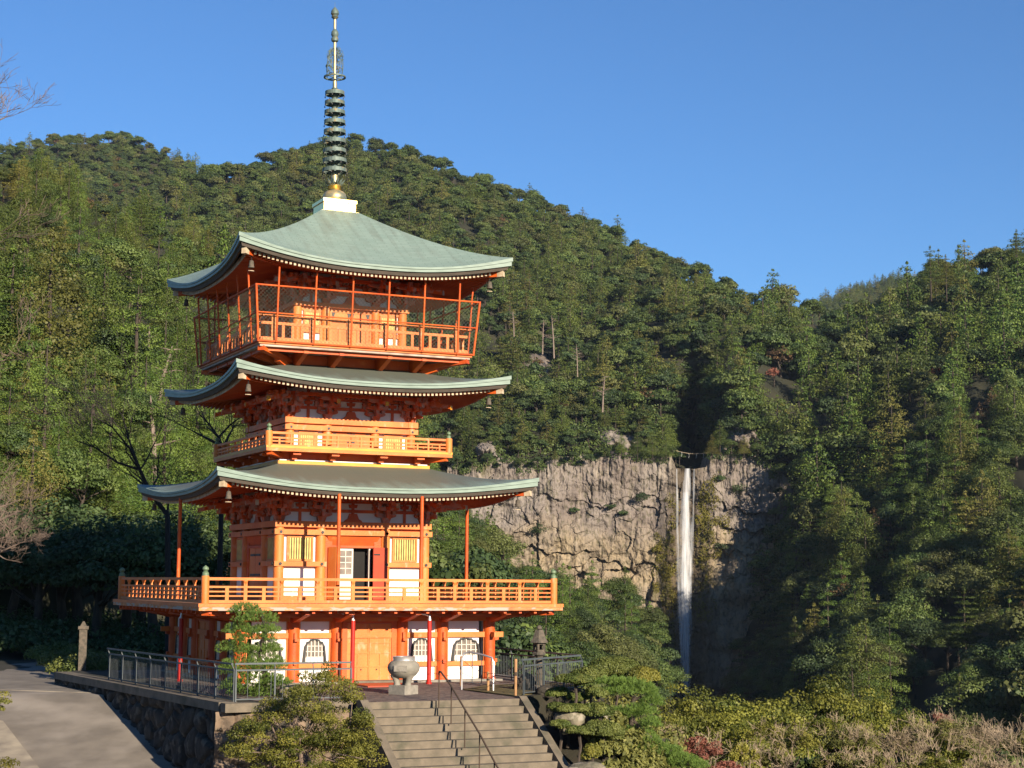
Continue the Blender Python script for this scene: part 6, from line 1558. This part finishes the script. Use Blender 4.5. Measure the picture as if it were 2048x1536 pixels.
# ---------------------------------------------------------------- clipped shrubs and pine right of the stairs
sh = [(1232, 1338, 54, 52, 30, 'tall clipped dome shrub behind the right-hand group'), (1180, 1352, 53, 34, 22, 'clipped round shrub left of the tall dome'), (1285, 1352, 52, 34, 22, 'yellowish clipped shrub right of the tall dome'), (1150, 1360, 50, 34, 15, 'cloud-pruned pad just right of the grey fence'), (1114, 1385, 50.6, 24, 12, 'small cloud-pruned pad nearest the stair kerb, upper'),
      (1196, 1386, 50.2, 20, 12, 'small cloud-pruned pad in the middle of the group'), (1138, 1418, 49.7, 36, 13, 'wide flat cloud-pruned pad beside the stairs'), (1200, 1424, 49.6, 30, 20, 'rounded clipped shrub under the pine, left side'), (1120, 1448, 49.2, 22, 10, 'small flat pad low beside the stair kerb'), (1158, 1462, 48.8, 22, 11, 'lowest small cloud-pruned pad beside the stairs'),
      (1206, 1462, 49.0, 34, 24, 'dense clipped shrub below the pine trunk'), (1184, 1505, 47.6, 20, 20, 'yellow-green upright shrub beside the pale boulder'), (1154, 1395, 50.6, 22, 12, 'shaded cloud-pruned pad behind the wide flat one')]
for i, (px, py, D_, wp, hp, lab) in enumerate(sh):
    k = D_/FPX; w_, h_ = wp*k*1.12, hp*k*1.1; c = np.array(W(px, py, D_)); x, y = c[0], c[1]; zb_ = min(c[2]-h_-.15, G(x, y)+.1) if wp < 45 else c[2]-h_
    cl = [(np.array([0, 0, 0.]), (w_*.85, w_*.8, h_*.8))]
    for _ in range(9): a_ = r.random()*6.28; q = .35+.35*r.random(); cl.append((np.array([math.cos(a_)*w_*q, math.sin(a_)*w_*q*.8, h_*.15*r.normal()]), (w_*.5, w_*.5, h_*(.55+.2*r.random()))))
    e = shrub('clipped_shrub', tuple(c), cl, int(1500*(w_/.5)**1.3), .05, 'azalea' if 'yellow' not in lab else 'bush', lab, 'shrub', r, jit=.5, low=-.35, group='clipped shrubs right of the stairs', stems=[([(0, 0, -h_*.3), (.05, .02, -h_-.25), (-.04, .05, -h_-.9)], [.05, .045, .05])])
D_ = 51.2; o_ = W(1268, 1470, D_); o_ = (o_[0], o_[1], o_[2]-.6); Q = lambda px, py, dy=0: W(px, py, D_+dy, o_)
pads = []
for (px, py, wp, hp, dy) in ((1232, 1366, 34, 9, 0), (1262, 1372, 40, 12, .2), (1290, 1384, 28, 12, .3), (1240, 1385, 30, 9, -.3), (1300, 1405, 20, 14, .1), (1285, 1425, 30, 14, -.2), (1250, 1430, 34, 13, .2), (1225, 1440, 24, 12, .3), (1300, 1450, 20, 14, -.1), (1262, 1470, 40, 14, .1), (1238, 1482, 26, 12, -.2), (1295, 1490, 34, 15, -.3), (1330, 1505, 34, 12, -.2), (1360, 1520, 30, 11, -.1), (1270, 1505, 34, 14, -.4), (1385, 1532, 26, 10, 0), (1320, 1530, 40, 12, .2)):
    for q in (-.28, .28): pads.append((Q(px+4*r.normal(), py, dy+q), (wp/66.*1.15, .6, hp/66.*1.1)))
pine('spreading_pine', o_, pads, [([(0, 0, -1), (0, 0, .2), Q(1262, 1425), Q(1268, 1395), Q(1255, 1375)], [.12, .11, .09, .07, .04]), ([Q(1262, 1440), Q(1300, 1475), Q(1350, 1515), Q(1390, 1535)], [.08, .06, .05, .03]), ([Q(1268, 1400), Q(1290, 1390)], [.05, .03]), ([(0, 0, .1), Q(1235, 1455), Q(1215, 1470)], [.06, .04, .03])], 'bright green spreading pine with long layered branches right of the clipped shrubs', 470, .10, r)

# ---------------------------------------------------------------- trees and brush on the bank, lower right
YG = [broad_proto(401+i, H=6.5, Rr=2.5, nc=64, n_per=170, size=.13, mt='yellow', squash=1.35) for i in range(3)]
for i, (px, ty, D_, s_, sx_, lab) in enumerate(((1372, 1378, 84, 1.0, .85, 'yellow-green evergreen tree right of the spreading pine, in front of the falls foot'), (1440, 1392, 86, .95, 1., 'yellow-green tree second from the pine, pale branch showing'), (1515, 1402, 88, .95, 1., 'yellow-green tree in the middle of the lower right row'),
        (1575, 1408, 92, .9, 1., 'yellow-green tree fourth in the lower right row'), (1640, 1352, 100, 1.35, .8, 'tall yellowish conifer-like tree in the lower right row'), (1695, 1398, 98, .95, .9, 'green tree just right of the tall yellowish tree'), (1750, 1385, 104, 1.1, .7, 'narrow green tree near the end of the lower right row'), (1810, 1420, 98, .9, 1., 'low yellow-green tree behind the brown brush'), (1335, 1425, 80, .7, .8, 'small yellow-green tree close to the pine branches'), (1480, 1440, 82, .75, 1.1, 'low front yellow-green tree in the lower right row'), (1900, 1440, 96, .9, 1.1, 'olive tree behind the brush at the right'))):
    x, y, zt = W(px, ty, D_); H_ = 6.5*s_*.97; e = empty('evergreen_tree', (x, y, zt-H_), i*2.1); e.scale = (s_*sx_, s_*sx_, s_); tag(e, lab, 'tree', 'yellow-green trees on the bank')
    for nm, me in zip(('crown', 'trunk'), YG[i % 3]): c = bpy.data.objects.new(nm, me); COL.objects.link(c); c.parent = e
def brush(px, py, D_, wp, hp, mt, label, cat, seed, nb=10, tw='paletwig', leaf=.10, dens=70, name='brush_shrub'):
    rr = np.random.default_rng(seed); k = D_/FPX; w_, h_ = wp*k, hp*k; c = np.array(W(px, py, D_)); cl = []
    for _ in range(26): d = unit(rr.normal(size=3)); cl.append((np.array([d[0]*w_*.8*rr.random()**.4, d[1]*w_*.7*rr.random(), h_*(.1+.75*abs(d[2]))-h_*.2]), (w_*.2, w_*.2, h_*.22)))
    e = shrub(name, tuple(c), cl, dens if mt != 'brush' else 80, leaf, mt, label, cat, rr, jit=1.2 if mt == 'brush' else .7, low=-.9, asp=.35 if mt == 'brush' else .6)
    b = MB(); r2 = random.Random(seed)
    for _ in range(nb): grow(b, Vector((r2.uniform(-.5, .5)*w_, r2.uniform(-.4, .4)*w_, -h_*.7)), Vector((r2.uniform(-.6, .6), r2.uniform(-.4, .2), 1)).normalized(), h_*.62, .017, 4, r2, .8, .08, .78, 2, 3, .005)
    b.build('branches', M[tw], e)
for i, (px, py, D_, wp, hp, mt, lab) in enumerate(((1405, 1505, 60, 60, 38, 'red', 'reddish-pink azalea at the bottom, right of the pine branches'), (1350, 1475, 70, 30, 24, 'olive', 'sparse yellow-brown shrub behind the pine branches'), (1482, 1515, 62, 40, 34, 'lemon', 'bright lemon-green shrub at the bottom edge'),
        (1600, 1490, 72, 60, 40, 'bush', 'green leafy shrub left of the big brown thicket'), (1545, 1525, 64, 44, 28, 'olive', 'olive shrub at the bottom between lemon shrub and brush'), (1700, 1485, 74, 64, 36, 'olive', 'olive shrub with arching pale branches'), (1790, 1500, 70, 70, 44, 'brush', 'thick brown brush in the middle of the lower right corner'),
        (1880, 1470, 78, 60, 40, 'olive', 'olive brush above the brown thicket'), (1960, 1490, 72, 70, 46, 'brush', 'pale branching brush near the right picture edge'), (2040, 1500, 68, 50, 50, 'olive', 'green-brown shrub at the right picture edge'), (1680, 1530, 62, 60, 28, 'olive', 'low olive ground shrub at the bottom edge'), (1860, 1535, 62, 70, 30, 'bush', 'low green shrub at the bottom edge, right part'), (1880, 1442, 88, 30, 18, 'red', 'small dark red shrub above the brown brush'), (1450, 1545, 58, 60, 26, 'red', 'reddish low shrub along the bottom edge'), (1980, 1545, 60, 70, 26, 'brush', 'dry twigs in the bottom right corner'), (1320, 1545, 56, 50, 26, 'olive', 'dark olive shrub under the pine branch tips'), (1760, 1535, 60, 60, 30, 'olive', 'olive shrub at the bottom edge below the brown thicket'), (1530, 1470, 78, 44, 30, 'bush', 'fresh green shrub in front of the yellow-green row, centre'), (1650, 1455, 84, 50, 28, 'yellow', 'yellow-green shrub at the foot of the tall yellowish tree'), (1830, 1470, 80, 40, 26, 'yellow', 'small yellow-green shrub above the brown thicket'))):
    brush(px, py, D_, wp, hp, mt, lab, 'shrub', 500+i, 12 if mt in ('brush', 'olive') else 5, leaf=.085 if mt != 'brush' else .075, dens=150 if mt in ('red', 'lemon', 'olive') else 110)
# understorey on the bank so no bare soil shows
Vs, Ts = [], []
for i in range(560):
    x, y = (3+32*r.random(), 52+26*r.random()) if i < 420 else (2.4+2.6*r.random(), 45.5+5.2*r.random()); s_ = .5+.6*r.random() if i < 420 else .22+.14*r.random()
    P, N = shell(120, np.array([x, y, G(x, y)+.4*s_]), np.array([s_, s_, s_*.8]), r, -.3, .3); Vs.append(leaf_quads(P, N, .15, .6, r, .6)); Ts.append(r.random(len(P))*.9)
o = bpy.data.objects.new('bank_undergrowth', fast_mesh('bank_undergrowth', np.concatenate(Vs), 4, LM['olive'], np.concatenate(Ts))); COL.objects.link(o); tag(o, 'low olive undergrowth covering the bank on the right', 'undergrowth', kind='stuff')

# ---------------------------------------------------------------- trees and bushes rooted along the lip of the cliff
r3 = np.random.default_rng(808)
lip = [(915, 930, .5, 'dark'), (945, 936, .42, 'broad'), (975, 926, .5, 'dark'), (1005, 932, .36, 'dark'), (1040, 938, .45, 'broad'), (1075, 934, .52, 'dark'), (1110, 926, .40, 'tier'), (1145, 922, .48, 'dark'), (1178, 930, .55, 'dark'), (1210, 914, .42, 'broad'), (1243, 908, .5, 'cedar'), (1275, 914, .6, 'cedar'), (1305, 914, .62, 'cedar'), (1332, 918, .55, 'cedar'), (1345, 912, .4, 'broad'),
       (1424, 912, .55, 'cedar'), (1440, 900, .7, 'cedar'), (1462, 905, .55, 'broad'), (1488, 912, .5, 'cedar'), (1515, 915, .6, 'broad'), (1540, 935, .65, 'dark'), (1558, 962, .7, 'broad'), (1560, 1000, .65, 'dark'), (1550, 1045, .6, 'broad'), (1535, 1100, .6, 'dark'), (1525, 1160, .65, 'dark'), (1515, 1230, .6, 'broad'), (1500, 1300, .7, 'dark')]
order_w = 'first second third fourth fifth sixth seventh eighth ninth tenth eleventh twelfth thirteenth fourteenth fifteenth'.split()
nl = nr_ = 0
for px, py, s_, k in lip:
    left = px < 1400; i = nl if left else nr_
    if left: nl += 1
    else: nr_ += 1
    cands = KINDS[k][1]; cr_, tr_ = cands[i % len(cands)]; D_ = 681 if py < 940 else 676; e = empty('cliff_edge_tree', W(px, py, D_), px*.7); e.scale = (s_, s_, s_*.9)
    tag(e, '%s tree %s along the cliff edge, %s' % ({'dark': 'low dark', 'broad': 'olive round', 'tier': 'flat-tiered', 'cedar': 'upright conifer'}[k], order_w[i], 'counted from the roof tip to the falls' if left else 'counted from the falls to the right'), 'tree', 'trees along the cliff edge')
    for nm, me in (('crown', cr_), ('trunk', tr_)): c = bpy.data.objects.new(nm, me); COL.objects.link(c); c.parent = e
# creeping shrubs over the broken top of the rock
Vs, Ts = [], []
for i in range(230):
    px = 905+650*r3.random()
    if 1343 < px < 1418: continue
    py = float(cliff_top(np.array([px]))[0])+r3.normal()*7+4; c = on_cliff(px, max(py, float(cliff_top(np.array([px]))[0])+1), .2); c[2] -= 0; s_ = 1.0+1.5*r3.random()
    P, N = shell(60, c, np.array([s_, 1.2, s_*.8]), r3, -.6, .3); Vs.append(leaf_quads(P, N, .6, .75, r3, .4)); Ts.append(np.clip(r3.random()*.6+.3*r3.random(len(P)), 0, 1))
for i in range(900):
    if i < 620: px, py = 930+415*r3.random(), 770+150*r3.random()
    else: px, py = 1425+150*r3.random(), 800+130*r3.random()
    if 1345 < px < 1420: continue
    d_ = float(mountain.depth(np.array([px]), np.array([py]))[0]); c = pix(px, py, d_-1.); s_ = 1.4+2.2*r3.random()
    P, N = shell(46, c, np.array([s_, s_, s_*.8]), r3, -.4, .3); Vs.append(leaf_quads(P, N, .85, .75, r3, .4)); Ts.append(np.clip(r3.random()*.7+.3*r3.random(len(P)), 0, 1))
o = bpy.data.objects.new('cliff_scrub', fast_mesh('cliff_scrub', np.concatenate(Vs), 4, LM['broad'], np.concatenate(Ts))); COL.objects.link(o); tag(o, 'creeping scrub and dry grass along the top of the cliff', 'scrub', kind='stuff')
# ================================================================ air
hz = MB(); hz.bb(-2450, 2450, -350, 4400, -81, 520); ho = hz.build('haze', None) if False else None
def haze(density):
    m_ = bpy.data.materials.new('haze_air'); m_.use_nodes = True; n = m_.node_tree.nodes; L = m_.node_tree.links; n.remove(n['Principled BSDF'])
    v = n.new('ShaderNodeVolumePrincipled'); v.inputs['Color'].default_value = (.62, .78, 1.0, 1); v.inputs['Density'].default_value = density; v.inputs['Anisotropy'].default_value = .0
    L.new(v.outputs[0], n['Material Output'].inputs['Volume'])
    b = MB(); b.bb(-2450, 2450, -350, 4400, -81, 520); o = b.build('haze', m_); tag(o, 'thin blue air haze over the valley', 'haze', kind='stuff')
haze(0.000024)
